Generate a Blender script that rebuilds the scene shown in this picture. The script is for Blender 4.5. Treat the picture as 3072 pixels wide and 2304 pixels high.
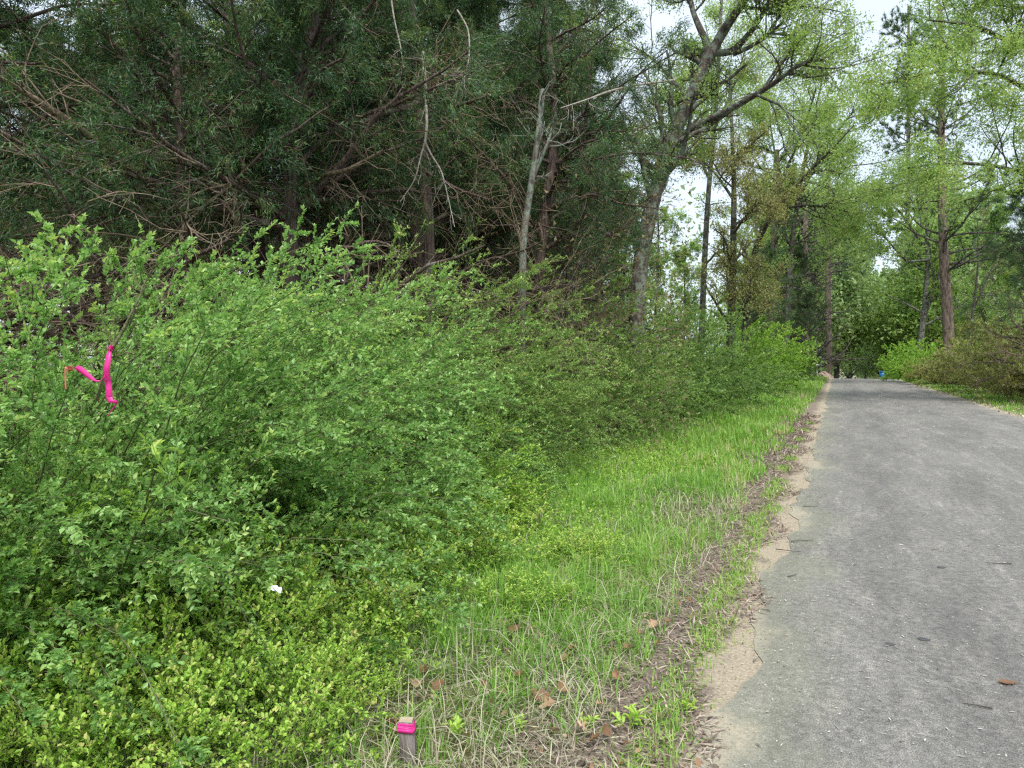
import bpy, math, numpy as np
from mathutils import Vector

rng = np.random.default_rng(7)
for o in list(bpy.data.objects):
    bpy.data.objects.remove(o, do_unlink=True)
S = bpy.context.scene
C = S.collection
R = math.radians

# ------------------------------------------------------------------ camera, world, sun, exposure
CAM_H, FPX, YAW, HOR = 1.55, 710.0, R(24.6), 361.0
PITCH = math.atan((384 - HOR) / FPX)
cam_d = bpy.data.cameras.new('camera')
cam_d.sensor_width = 36.0
cam_d.lens = 36.0 * FPX / 1024
cam_d.clip_start, cam_d.clip_end = 0.05, 2000
cam = bpy.data.objects.new('camera', cam_d)
cam.location = (0, 0, CAM_H)
cam.rotation_euler = (R(90) - PITCH, 0, YAW)
C.objects.link(cam)
S.camera = cam

SUN_EL, SUN_AZ = R(58), R(150)          # azimuth clockwise from +Y: over the right shoulder
w = bpy.data.worlds.new('World')
S.world = w
w.use_nodes = True
nt = w.node_tree
nt.nodes.clear()
sky = nt.nodes.new('ShaderNodeTexSky')
sky.sky_type = 'NISHITA'
sky.sun_disc = False
sky.sun_elevation = SUN_EL
sky.sun_rotation = SUN_AZ
sky.air_density, sky.dust_density, sky.ozone_density = 1.0, 3.0, 1.0
tc = nt.nodes.new('ShaderNodeTexCoord')
cn = nt.nodes.new('ShaderNodeTexNoise'); cn.inputs['Scale'].default_value = 2.2; cn.inputs['Detail'].default_value = 6
cr = nt.nodes.new('ShaderNodeValToRGB')
cr.color_ramp.elements[0].position = 0.3; cr.color_ramp.elements[0].color = (3.4, 3.85, 4.45, 1)
cr.color_ramp.elements[1].position = 0.7; cr.color_ramp.elements[1].color = (4.0, 4.45, 4.9, 1)
mixc = nt.nodes.new('ShaderNodeMixRGB'); mixc.inputs['Fac'].default_value = 0.8
bg = nt.nodes.new('ShaderNodeBackground'); bg.inputs['Strength'].default_value = 0.12
ow = nt.nodes.new('ShaderNodeOutputWorld')
nt.links.new(tc.outputs['Generated'], cn.inputs['Vector'])
nt.links.new(cn.outputs['Fac'], cr.inputs['Fac'])
nt.links.new(sky.outputs['Color'], mixc.inputs[1])
nt.links.new(cr.outputs['Color'], mixc.inputs[2])
nt.links.new(mixc.outputs['Color'], bg.inputs['Color'])
nt.links.new(bg.outputs['Background'], ow.inputs['Surface'])

sun_d = bpy.data.lights.new('sun', 'SUN')
sun_d.energy = 1.5
sun_d.angle = R(16)
sun_d.color = (1.0, 0.96, 0.9)
sun = bpy.data.objects.new('sun', sun_d)
_sd = Vector((math.sin(SUN_AZ) * math.cos(SUN_EL), math.cos(SUN_AZ) * math.cos(SUN_EL), math.sin(SUN_EL)))
sun.rotation_euler = _sd.to_track_quat('Z', 'Y').to_euler()
sun.location = (5, -5, 30)
C.objects.link(sun)

S.view_settings.view_transform = 'Standard'
S.view_settings.look = 'None'
S.view_settings.exposure = 1.25
S.view_settings.gamma = 1
S.view_settings.use_curve_mapping = False
S.render.engine = 'CYCLES'
S.cycles.use_denoising = False
S.cycles.max_bounces = 8
S.cycles.diffuse_bounces = 4
S.cycles.transmission_bounces = 4
S.cycles.sample_clamp_indirect = 4
S.cycles.filter_width = 1.3

# ------------------------------------------------------------------ layout helpers
FWD = np.array([-math.sin(YAW), math.cos(YAW), 0.0])
RGT = np.array([math.cos(YAW), math.sin(YAW), 0.0])


def P(px, py, Z):
    """the place seen at picture point (px,py) (1024 wide) at distance Z along the view"""
    a = (384 - py) / FPX
    up = Z * (math.tan(math.atan(a) - PITCH))
    return FWD * Z + RGT * (Z * (px - 512) / FPX) + np.array([0, 0, CAM_H + up])


def terr(x, y):
    x = np.asarray(x, float); y = np.asarray(y, float)
    t = np.clip(y - 65, 0, 20)
    z = -0.0015 * t * t - 0.04 * np.clip(y - 85, 0, 60)
    side = np.clip((-1.3 - x) / 1.5, 0, 1) + np.clip((x - 5.2) / 1.5, 0, 1)
    z = z + side * (0.04 * np.sin(x * 1.7 + 0.6 * np.sin(y * .9)) + 0.035 * np.sin(y * 1.3 + x))
    z = z + 0.25 * np.clip((x - 7) / 6, 0, 1) + 0.2 * np.clip((-6 - x) / 6, 0, 1)
    return z


def G(px, Z):
    q = P(px, HOR, Z)
    return np.array([q[0], q[1], float(terr(q[0], q[1]))])


def nrm(v):
    return v / np.maximum(np.linalg.norm(v, axis=-1, keepdims=True), 1e-9)


def rvec(n):
    return nrm(rng.normal(size=(n, 3)))


# ------------------------------------------------------------------ mesh building
class Acc:
    def __init__(s):
        s.v, s.f, s.t, s.n = [], {3: [], 4: []}, [], 0

    def add(s, v, f, t=None):
        v = np.asarray(v, np.float32).reshape(-1, 3)
        f = np.asarray(f, np.int64)
        s.v.append(v)
        s.f[f.shape[1]].append(f + s.n)
        s.t.append(np.full(len(v), 0.5, np.float32) if t is None else np.asarray(t, np.float32))
        s.n += len(v)

    def build(s, name, mat, parent=None, origin=(0, 0, 0), smooth=False):
        v = np.concatenate(s.v) - np.array(origin, np.float32)
        me = bpy.data.meshes.new(name)
        f3 = np.concatenate(s.f[3]) if s.f[3] else np.zeros((0, 3), int)
        f4 = np.concatenate(s.f[4]) if s.f[4] else np.zeros((0, 4), int)
        me.vertices.add(len(v)); me.vertices.foreach_set('co', v.ravel())
        loops = np.concatenate([f3.ravel(), f4.ravel()]).astype(np.int32)
        me.loops.add(len(loops)); me.loops.foreach_set('vertex_index', loops)
        st = np.concatenate([np.arange(len(f3)) * 3, len(f3) * 3 + np.arange(len(f4)) * 4]).astype(np.int32)
        me.polygons.add(len(st)); me.polygons.foreach_set('loop_start', st)
        if smooth:
            me.polygons.foreach_set('use_smooth', np.ones(len(st), bool))
        a = me.attributes.new('tint', 'FLOAT', 'POINT')
        a.data.foreach_set('value', np.concatenate(s.t))
        me.update(calc_edges=True)
        me.materials.append(mat)
        o = bpy.data.objects.new(name, me)
        C.objects.link(o)
        if parent is not None:
            o.parent = parent
        else:
            o.location = origin
        return o


def tag(o, label=None, cat=None, group=None, kind=None):
    if label: o['label'] = label
    if cat: o['category'] = cat
    if group: o['group'] = group
    if kind: o['kind'] = kind
    return o


def thing(name, label, cat, loc, group=None):
    o = bpy.data.objects.new(name, None)
    o.empty_display_size = 0.3
    C.objects.link(o)
    o.location = tuple(loc)
    return tag(o, label, cat, group)


def copy_thing(root, loc, rz, sc, label, group=None, mirror=False, hz=0):
    r = root.copy(); C.objects.link(r)
    r.location = tuple(loc); r.rotation_euler = (0, 0, rz); r.scale = (sc, sc, sc)
    r['label'] = label
    if group: r['group'] = group
    if mirror: r.scale = (sc, -sc, sc)
    if hz: r.scale[2] = sc * hz
    for ch in list(root.children):
        c = ch.copy(); C.objects.link(c); c.parent = r
    return r


def tubes(acc, Pp, Rr, sides=5, rough=0.0, tint=None):
    """Pp (B,n,3) polylines, Rr (B,n) radii"""
    B, n, _ = Pp.shape
    T = np.empty_like(Pp)
    T[:, 1:-1] = Pp[:, 2:] - Pp[:, :-2]; T[:, 0] = Pp[:, 1] - Pp[:, 0]; T[:, -1] = Pp[:, -1] - Pp[:, -2]
    T = nrm(T)
    mean = nrm(Pp[:, -1] - Pp[:, 0] + 1e-6)
    ref = np.where(np.abs(mean[:, 2:3]) < 0.8, np.array([[0, 0, 1.0]]), np.array([[1.0, 0, 0]]))
    U = nrm(np.cross(T, ref[:, None, :])); V = np.cross(T, U)
    a = np.arange(sides) / sides * 2 * math.pi
    rr = Rr[:, :, None] * np.ones((1, 1, sides))
    if rough:
        rr = rr * (1 + rough * rng.normal(size=(B, 1, sides)) + 0.5 * rough * rng.normal(size=(B, n, sides)))
    ring = Pp[:, :, None, :] + rr[..., None] * (np.cos(a)[None, None, :, None] * U[:, :, None, :] + np.sin(a)[None, None, :, None] * V[:, :, None, :])
    i = np.arange(B)[:, None, None] * n * sides + np.arange(n - 1)[None, :, None] * sides
    k = np.arange(sides)[None, None, :]; k2 = (k + 1) % sides
    f = np.stack([i + k, i + k2, i + sides + k2, i + sides + k], -1).reshape(-1, 4)
    t = None if tint is None else np.repeat(tint, n * sides)
    acc.add(ring.reshape(-1, 3), f, t)


def grow(start, d, L, n, wig, trop):
    B = len(start)
    d = nrm(d); out = np.empty((B, n, 3)); out[:, 0] = start
    p = start.copy(); st = (np.asarray(L) / (n - 1)).reshape(-1, 1) * np.ones((B, 1))
    trop = np.asarray(trop, float)
    for i in range(1, n):
        d = nrm(d + rng.normal(size=(B, 3)) * wig + trop)
        p = p + d * st; out[:, i] = p
    return out


def lerp_on(Pp, Rr, idx, f):
    m = Pp.shape[1]
    q = f * (m - 1); i = np.clip(q.astype(int), 0, m - 2); t = (q - i)[:, None]
    a, b = Pp[idx, i], Pp[idx, i + 1]
    return a * (1 - t) + b * t, nrm(b - a), Rr[idx, i] * (1 - t[:, 0]) + Rr[idx, i + 1] * t[:, 0]


def spawn(Pp, Rr, c, f0, f1, ang, Lr, n, wig, trop, rr=0.55, tip=0.3, Labs=None, side=None):
    B = len(Pp)
    idx = np.repeat(np.arange(B), c)
    f = rng.uniform(f0, f1, B * c)
    st, T, r0 = lerp_on(Pp, Rr, idx, f)
    pr = nrm(np.cross(T, rvec(B * c)))
    if side is not None:
        pr = nrm(pr + side)
    a = np.radians(rng.normal(ang, 10, B * c))[:, None]
    d = T * np.cos(a) + pr * np.sin(a)
    pl = np.linalg.norm(np.diff(Pp, axis=1), axis=2).sum(1)[idx]
    L = (Labs if Labs is not None else Lr * pl) * (1.15 - 0.7 * f) * rng.uniform(0.55, 1.25, B * c)
    Q = grow(st, d, L, n, wig, trop)
    r = np.maximum(r0 * rr, 0.0016)[:, None] * np.linspace(1, tip, n)[None]
    return Q, r


def on_paths(Pp, per, f0=0.1, f1=1.0):
    """random places along polylines, with the direction there"""
    B = len(Pp)
    idx = np.repeat(np.arange(B), per)
    f = rng.uniform(f0, f1, B * per) * 0.999
    p, T, _ = lerp_on(Pp, np.ones(Pp.shape[:2]), idx, f)
    return p, T, f


def leaves(acc, p, d, L, W, tint, shape=2, up=0.6, fold=0.25):
    """one leaf per row: shape 1 a sliver, 2 a folded pointed leaf, 4 a folded oval leaf"""
    N = len(p)
    d = nrm(d)
    hint = rng.normal(size=(N, 3)) * (1 - up) + np.array([0, 0, up])
    sd = nrm(np.cross(d, hint)); nm = np.cross(sd, d)
    L = (np.ones(N) * L)[:, None]; W = (np.ones(N) * W)[:, None]
    b = np.arange(N)[:, None]
    if shape == 1:
        v = np.stack([p - sd * W * .5, p + sd * W * .5, p + d * L], 1)
        acc.add(v.reshape(-1, 3), b * 3 + np.array([[0, 1, 2]]), np.repeat(tint, 3))
    elif shape == 2:
        m = p + d * L * .45 + nm * W * fold
        v = np.stack([p, m - sd * W * .5, p + d * L, m + sd * W * .5], 1)
        f = np.concatenate([b * 4 + np.array([[0, 2, 1]]), b * 4 + np.array([[0, 3, 2]])])
        acc.add(v.reshape(-1, 3), f, np.repeat(tint, 4))
    else:
        m1 = p + d * L * .28 + nm * W * fold; m2 = p + d * L * .7 + nm * W * fold * .8
        tp = p + d * L - nm * W * .12
        v = np.stack([p, m1 - sd * W * .46, m2 - sd * W * .42, tp, m2 + sd * W * .42, m1 + sd * W * .46], 1)
        f = np.concatenate([b * 6 + np.array([[0, 3, 2, 1]]), b * 6 + np.array([[0, 5, 4, 3]])])
        acc.add(v.reshape(-1, 3), f, np.repeat(tint, 6))


# ------------------------------------------------------------------ materials
def new_mat(name):
    m = bpy.data.materials.new(name); m.use_nodes = True
    n = m.node_tree; n.nodes.clear()
    return m, n, n.nodes.new('ShaderNodeOutputMaterial')


def ramp(n, stops):
    r = n.nodes.new('ShaderNodeValToRGB')
    e = r.color_ramp.elements
    while len(e) < len(stops): e.new(0.5)
    for i, (p_, c_) in enumerate(stops):
        e[i].position = p_; e[i].color = (*c_, 1)
    return r


def leaf_mat(name, stops, rough=0.45, trans=0.35, spec=0.4, tcol=(1.25, 1.2, 0.6)):
    m, n, out = new_mat(name)
    at = n.nodes.new('ShaderNodeAttribute'); at.attribute_name = 'tint'
    rp = ramp(n, stops)
    n.links.new(at.outputs['Fac'], rp.inputs['Fac'])
    b = n.nodes.new('ShaderNodeBsdfPrincipled')
    b.inputs['Roughness'].default_value = rough
    b.inputs['Specular IOR Level'].default_value = spec
    t = n.nodes.new('ShaderNodeBsdfTranslucent')
    mul = n.nodes.new('ShaderNodeMixRGB'); mul.blend_type = 'MULTIPLY'; mul.inputs[0].default_value = 1
    mul.inputs[2].default_value = (*tcol, 1)
    mx = n.nodes.new('ShaderNodeMixShader'); mx.inputs[0].default_value = trans
    n.links.new(rp.outputs[0], b.inputs['Base Color'])
    n.links.new(rp.outputs[0], mul.inputs[1]); n.links.new(mul.outputs[0], t.inputs['Color'])
    n.links.new(b.outputs[0], mx.inputs[1]); n.links.new(t.outputs[0], mx.inputs[2])
    n.links.new(mx.outputs[0], out.inputs[0])
    return m


def noise(n, vec, scale, detail=4, rough=0.55, st=None):
    if st is not None:
        mp = n.nodes.new('ShaderNodeMapping'); mp.inputs['Scale'].default_value = st
        n.links.new(vec, mp.inputs['Vector']); vec = mp.outputs[0]
    t = n.nodes.new('ShaderNodeTexNoise')
    t.inputs['Scale'].default_value = scale; t.inputs['Detail'].default_value = detail; t.inputs['Roughness'].default_value = rough
    n.links.new(vec, t.inputs['Vector'])
    return t.outputs['Fac']


def mixrgb(n, fac, a, b, mode='MIX'):
    x = n.nodes.new('ShaderNodeMixRGB'); x.blend_type = mode
    for i, s in enumerate((fac, a, b)):
        if isinstance(s, (int, float)): x.inputs[i].default_value = s
        elif isinstance(s, tuple): x.inputs[i].default_value = (*s, 1)
        else: n.links.new(s, x.inputs[i])
    return x.outputs[0]


def math_(n, op, a, b=0.0, clamp=False):
    x = n.nodes.new('ShaderNodeMath'); x.operation = op; x.use_clamp = clamp
    for i, s in enumerate((a, b)):
        if isinstance(s, (int, float)): x.inputs[i].default_value = s
        else: n.links.new(s, x.inputs[i])
    return x.outputs[0]


def maprange(n, v, a, b):
    x = n.nodes.new('ShaderNodeMapRange'); x.inputs[1].default_value = a; x.inputs[2].default_value = b
    n.links.new(v, x.inputs[0]); return x.outputs[0]


def bark_mat(name, dark, light, patch=None, amount=0.5, stretch=(30, 30, 5), patch_scale=3.0):
    m, n, out = new_mat(name)
    g = n.nodes.new('ShaderNodeTexCoord').outputs['Object']
    f = noise(n, g, 1.0, 6, 0.65, stretch)
    f2 = noise(n, g, 9.0, 3)
    rp = ramp(n, [(0.36, dark), (0.62, light)])
    n.links.new(f, rp.inputs[0])
    col = mixrgb(n, 0.35, rp.outputs[0], f2, 'OVERLAY')
    if patch:
        pm = maprange(n, noise(n, g, patch_scale, 5, 0.7), 0.62 - 0.25 * amount, 0.68 - 0.25 * amount)
        col = mixrgb(n, math_(n, 'MULTIPLY', pm, 0.85), col, patch)
    b = n.nodes.new('ShaderNodeBsdfPrincipled'); b.inputs['Roughness'].default_value = 0.9
    b.inputs['Specular IOR Level'].default_value = 0.2
    bp = n.nodes.new('ShaderNodeBump'); bp.inputs['Strength'].default_value = 0.9; bp.inputs['Distance'].default_value = 0.03
    n.links.new(f, bp.inputs['Height']); n.links.new(bp.outputs[0], b.inputs['Normal'])
    n.links.new(col, b.inputs['Base Color']); n.links.new(b.outputs[0], out.inputs[0])
    return m


def flat_mat(name, col, rough=0.7, var=0.25, scale=30.0, trans=0.0):
    m, n, out = new_mat(name)
    g = n.nodes.new('ShaderNodeTexCoord').outputs['Object']
    f = noise(n, g, scale, 4)
    lo = tuple(c * (1 - var) for c in col); hi = tuple(min(1, c * (1 + var)) for c in col)
    rp = ramp(n, [(0.3, lo), (0.7, hi)]); n.links.new(f, rp.inputs[0])
    b = n.nodes.new('ShaderNodeBsdfPrincipled'); b.inputs['Roughness'].default_value = rough
    n.links.new(rp.outputs[0], b.inputs['Base Color'])
    sh = b.outputs[0]
    if trans:
        t = n.nodes.new('ShaderNodeBsdfTranslucent'); n.links.new(rp.outputs[0], t.inputs[0])
        mx = n.nodes.new('ShaderNodeMixShader'); mx.inputs[0].default_value = trans
        n.links.new(sh, mx.inputs[1]); n.links.new(t.outputs[0], mx.inputs[2]); sh = mx.outputs[0]
    n.links.new(sh, out.inputs[0])
    return m


M = {}
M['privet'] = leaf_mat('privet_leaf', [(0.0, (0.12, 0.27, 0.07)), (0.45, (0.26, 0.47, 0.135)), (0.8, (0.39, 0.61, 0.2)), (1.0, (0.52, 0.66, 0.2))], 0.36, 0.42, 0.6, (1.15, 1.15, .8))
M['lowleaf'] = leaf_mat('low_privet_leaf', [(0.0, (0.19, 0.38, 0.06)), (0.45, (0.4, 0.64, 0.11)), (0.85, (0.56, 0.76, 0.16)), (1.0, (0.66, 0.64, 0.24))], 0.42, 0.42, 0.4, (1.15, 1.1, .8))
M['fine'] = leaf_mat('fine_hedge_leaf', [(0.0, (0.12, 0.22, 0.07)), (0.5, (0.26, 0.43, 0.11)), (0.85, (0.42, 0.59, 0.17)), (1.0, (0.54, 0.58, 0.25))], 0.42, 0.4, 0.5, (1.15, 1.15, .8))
M['far_leaf'] = leaf_mat('far_leaf', [(0.0, (0.22, 0.34, 0.15)), (0.5, (0.36, 0.5, 0.22)), (1.0, (0.5, 0.62, 0.28))], 0.5, 0.45, 0.3, (1.1, 1.1, .8))  # lighter greens, the haze over the far trees put into the leaf colour
M['cedar'] = leaf_mat('cedar_foliage', [(0.0, (0.03, 0.078, 0.032)), (0.6, (0.085, 0.18, 0.065)), (0.9, (0.17, 0.27, 0.075)), (1.0, (0.26, 0.18, 0.09))], 0.5, 0.3, 0.45)
M['spring'] = leaf_mat('spring_leaf', [(0.0, (0.2, 0.32, 0.085)), (0.5, (0.34, 0.5, 0.15)), (0.9, (0.5, 0.62, 0.2)), (1.0, (0.55, 0.44, 0.2))], 0.5, 0.5, 0.35, (1.15, 1.15, .75))
M['pine'] = leaf_mat('pine_needle', [(0.0, (0.06, 0.11, 0.055)), (1.0, (0.15, 0.24, 0.1))], 0.5, 0.25, 0.3)
M['olive'] = leaf_mat('olive_brown_leaf', [(0.0, (0.17, 0.14, 0.08)), (0.5, (0.31, 0.3, 0.13)), (1.0, (0.42, 0.5, 0.18))], 0.6, 0.35, 0.3)
M['grass'] = leaf_mat('grass_blade', [(0.0, (0.13, 0.28, 0.055)), (0.5, (0.25, 0.48, 0.085)), (0.8, (0.4, 0.58, 0.14)), (1.0, (0.6, 0.55, 0.36))], 0.5, 0.4, 0.35)
M['straw'] = leaf_mat('dry_straw', [(0.0, (0.14, 0.12, 0.08)), (0.5, (0.36, 0.34, 0.22)), (1.0, (0.6, 0.58, 0.42))], 0.7, 0.15, 0.2, (1, 1, 1))
M['needles'] = leaf_mat('needle_litter', [(0.0, (0.09, 0.07, 0.055)), (0.5, (0.27, 0.2, 0.16)), (1.0, (0.52, 0.43, 0.35))], 0.8, 0.05, 0.2, (1, 1, 1))
M['deadleaf'] = leaf_mat('dead_oak_leaf', [(0.0, (0.14, 0.07, 0.035)), (0.5, (0.34, 0.2, 0.11)), (1.0, (0.55, 0.4, 0.26))], 0.65, 0.2, 0.3, (1, .9, .7))
M['chips'] = leaf_mat('pale_chips', [(0.0, (0.07, 0.065, 0.06)), (0.3, (0.3, 0.28, 0.25)), (1.0, (0.7, 0.67, 0.6))], 0.7, 0.0, 0.2, (1, 1, 1))
M['cedar_bark'] = bark_mat('cedar_bark', (0.03, 0.022, 0.02), (0.2, 0.145, 0.12), (0.26, 0.23, 0.2), 0.2, (45, 45, 3))
M['dead_twig'] = bark_mat('dead_cedar_twig', (0.11, 0.085, 0.055), (0.3, 0.24, 0.165), None, 0, (20, 20, 20))
M['pale_dead'] = bark_mat('pale_dead_wood', (0.22, 0.19, 0.15), (0.5, 0.46, 0.4), None, 0, (20, 20, 20))
M['lichen_bark'] = bark_mat('lichen_bark', (0.035, 0.028, 0.023), (0.14, 0.118, 0.098), (0.19, 0.23, 0.18), 0.52, (16, 16, 4), 5.0)
M['dark_bark'] = bark_mat('dark_bark', (0.03, 0.026, 0.022), (0.13, 0.11, 0.095), (0.17, 0.2, 0.16), 0.35, (14, 14, 4))
M['pine_bark'] = bark_mat('pine_bark', (0.06, 0.045, 0.035), (0.26, 0.2, 0.16), None, 0, (9, 9, 2.5))
M['stem'] = bark_mat('shrub_stem', (0.09, 0.1, 0.045), (0.22, 0.24, 0.11), None, 0, (20, 20, 20))

# ------------------------------------------------------------------ ground, road
m, n, out = new_mat('ground_soil')
geo = n.nodes.new('ShaderNodeNewGeometry').outputs['Position']
sx = n.nodes.new('ShaderNodeSeparateXYZ'); n.links.new(geo, sx.inputs[0])
X = sx.outputs[0]
wob = math_(n, 'MULTIPLY', math_(n, 'SUBTRACT', noise(n, geo, 2.2, 7, 0.7), 0.5), 1.1)
Xw = math_(n, 'ADD', X, wob)
fine = noise(n, geo, 55, 5, 0.7); mid = noise(n, geo, 9, 5, 0.65)
r_sand = ramp(n, [(0.3, (0.27, 0.22, 0.155)), (0.55, (0.44, 0.375, 0.28)), (0.75, (0.6, 0.53, 0.42))]); n.links.new(fine, r_sand.inputs[0])
r_lit = ramp(n, [(0.3, (0.09, 0.07, 0.055)), (0.5, (0.24, 0.195, 0.155)), (0.72, (0.42, 0.36, 0.3))]); n.links.new(fine, r_lit.inputs[0])
r_turf = ramp(n, [(0.3, (0.05, 0.045, 0.02)), (0.5, (0.12, 0.12, 0.05)), (0.72, (0.26, 0.22, 0.13))]); n.links.new(fine, r_turf.inputs[0])
r_hum = ramp(n, [(0.3, (0.035, 0.025, 0.015)), (0.6, (0.12, 0.08, 0.05)), (0.8, (0.2, 0.15, 0.1))]); n.links.new(mid, r_hum.inputs[0])
c1 = mixrgb(n, maprange(n, Xw, -0.62, -0.5), r_lit.outputs[0], r_sand.outputs[0])
c2 = mixrgb(n, maprange(n, Xw, -1.25, -0.95), r_turf.outputs[0], c1)
c3 = mixrgb(n, maprange(n, Xw, -4.2, -3.2), r_hum.outputs[0], c2)
c4 = mixrgb(n, maprange(n, Xw, 4.6, 5.3), c3, r_turf.outputs[0])
c5 = mixrgb(n, maprange(n, Xw, 6.8, 8.0), c4, r_hum.outputs[0])
b = n.nodes.new('ShaderNodeBsdfPrincipled'); b.inputs['Roughness'].default_value = 0.95; b.inputs['Specular IOR Level'].default_value = 0.15
bp = n.nodes.new('ShaderNodeBump'); bp.inputs['Strength'].default_value = 0.7; bp.inputs['Distance'].default_value = 0.02
n.links.new(fine, bp.inputs['Height']); n.links.new(bp.outputs[0], b.inputs['Normal'])
n.links.new(c5, b.inputs['Base Color']); n.links.new(b.outputs[0], out.inputs[0])
M['ground'] = m

m, n, out = new_mat('asphalt')
geo = n.nodes.new('ShaderNodeNewGeometry').outputs['Position']
sx = n.nodes.new('ShaderNodeSeparateXYZ'); n.links.new(geo, sx.inputs[0]); X = sx.outputs[0]
agg = noise(n, geo, 160, 3, 0.8); med = noise(n, geo, 22, 5, 0.7); big = noise(n, geo, 1.0, 5, 0.6, (1.6, 0.35, 1))
base = ramp(n, [(0.32, (0.06, 0.057, 0.053)), (0.5, (0.19, 0.183, 0.17)), (0.68, (0.4, 0.388, 0.365))]); n.links.new(agg, base.inputs[0])
col = mixrgb(n, 0.75, base.outputs[0], med, 'OVERLAY')
g2 = ramp(n, [(0.35, (0.8, 0.8, 0.8)), (0.5, (1, 1, 1)), (0.66, (1.32, 1.3, 1.26))]); n.links.new(noise(n, geo, 48, 4, 0.75), g2.inputs[0])
col = mixrgb(n, 1.0, col, g2.outputs[0], 'MULTIPLY')
st_ = ramp(n, [(0.5, (1, 1, 1)), (0.72, (1.5, 1.48, 1.42))]); n.links.new(noise(n, geo, 1.0, 7, 0.75, (5, 1.1, 1)), st_.inputs[0])
col = mixrgb(n, 1.0, col, st_.outputs[0], 'MULTIPLY')
wheel = math_(n, 'POWER', math_(n, 'ABSOLUTE', math_(n, 'COSINE', math_(n, 'MULTIPLY', math_(n, 'SUBTRACT', X, 0.65), 1.8))), 3.0)
col = mixrgb(n, math_(n, 'MULTIPLY', wheel, 0.16), col, (0.09, 0.088, 0.085))
track = ramp(n, [(0.32, (0.78, 0.78, 0.78)), (0.68, (1.2, 1.2, 1.17))]); n.links.new(big, track.inputs[0])
col = mixrgb(n, 1.0, col, track.outputs[0], 'MULTIPLY')
vo = n.nodes.new('ShaderNodeTexVoronoi'); vo.inputs['Scale'].default_value = 26; n.links.new(geo, vo.inputs['Vector'])
sc_ = n.nodes.new('ShaderNodeSeparateColor'); n.links.new(vo.outputs['Color'], sc_.inputs[0])
spk = math_(n, 'MULTIPLY', math_(n, 'LESS_THAN', vo.outputs['Distance'], 0.16), math_(n, 'GREATER_THAN', sc_.outputs[0], 0.9))
col = mixrgb(n, math_(n, 'MULTIPLY', spk, 0.75), col, (0.5, 0.49, 0.46))
dsk = math_(n, 'MULTIPLY', math_(n, 'LESS_THAN', vo.outputs['Distance'], 0.2), math_(n, 'GREATER_THAN', sc_.outputs[1], 0.93))
col = mixrgb(n, math_(n, 'MULTIPLY', dsk, 0.6), col, (0.06, 0.06, 0.055))
# sand washed onto the tarmac along its edges
sw = math_(n, 'ADD', X, math_(n, 'MULTIPLY', math_(n, 'SUBTRACT', noise(n, geo, 1.0, 5, 0.6, (1.2, 0.75, 1)), 0.5), 1.7))
sm = maprange(n, sw, -0.36, -0.58)
sm = math_(n, 'MULTIPLY', sm, maprange(n, noise(n, geo, 40, 4, 0.7), 0.3, 0.5), True)
sandc = ramp(n, [(0.3, (0.38, 0.31, 0.23)), (0.7, (0.6, 0.52, 0.42))]); n.links.new(noise(n, geo, 70, 4, 0.7), sandc.inputs[0])
col = mixrgb(n, sm, col, sandc.outputs[0])
sl = maprange(n, sw, 0.1, -0.35)
col = mixrgb(n, math_(n, 'MULTIPLY', sl, 0.4), col, (0.27, 0.28, 0.19))
ed = n.nodes.new('ShaderNodeTexVoronoi'); ed.feature = 'DISTANCE_TO_EDGE'; ed.inputs['Scale'].default_value = 0.9
wv = n.nodes.new('ShaderNodeVectorMath'); wv.operation = 'ADD'; nz = n.nodes.new('ShaderNodeTexNoise'); nz.inputs['Scale'].default_value = 3; n.links.new(geo, nz.inputs['Vector']); n.links.new(geo, wv.inputs[0]); n.links.new(nz.outputs['Color'], wv.inputs[1]); n.links.new(wv.outputs[0], ed.inputs['Vector'])
ck = math_(n, 'MULTIPLY', math_(n, 'LESS_THAN', ed.outputs['Distance'], 0.006), maprange(n, noise(n, geo, 0.7, 3), 0.5, 0.62), True)
col = mixrgb(n, math_(n, 'MULTIPLY', ck, 0.45), col, (0.36, 0.35, 0.32))
sr = maprange(n, sw, 4.1, 4.6)
col = mixrgb(n, math_(n, 'MULTIPLY', sr, 0.55), col, (0.42, 0.38, 0.33))
b = n.nodes.new('ShaderNodeBsdfPrincipled'); b.inputs['Roughness'].default_value = 0.82; b.inputs['Specular IOR Level'].default_value = 0.25
bp = n.nodes.new('ShaderNodeBump'); bp.inputs['Strength'].default_value = 0.6; bp.inputs['Distance'].default_value = 0.008
n.links.new(agg, bp.inputs['Height']); n.links.new(bp.outputs[0], b.inputs['Normal'])
n.links.new(col, b.inputs['Base Color']); n.links.new(b.outputs[0], out.inputs[0])
M['asphalt'] = m


def grid(xs, ys, zf, acc, off=0.0, xedge=None):
    XX, YY = np.meshgrid(xs, ys)
    if xedge is not None:
        XX = xedge(XX, YY)
    v = np.stack([XX, YY, zf(XX, YY) + off], -1).reshape(-1, 3)
    nx, ny = len(xs), len(ys)
    i = (np.arange(ny - 1)[:, None] * nx + np.arange(nx - 1)[None]).ravel()[:, None]
    acc.add(v, i + np.array([[0, 1, nx + 1, nx]]))


ys = np.concatenate([np.arange(-60, -4, 4), np.arange(-4, 12, 0.15), np.arange(12, 65, 0.8), np.arange(65, 110, 1.0), np.arange(110, 900, 30)])
xs = np.concatenate([np.arange(-600, -30, 30), np.arange(-30, -5, 0.8), np.arange(-5, -0.9, 0.12), np.arange(-0.9, 5.2, 0.6), np.arange(5.2, 12, 0.4), np.arange(12, 600, 30)])
a = Acc(); grid(xs, ys, terr, a)
tag(a.build('ground', M['ground'], smooth=True), 'soil and leaf litter floor of the verge and wood', kind='structure')


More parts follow.
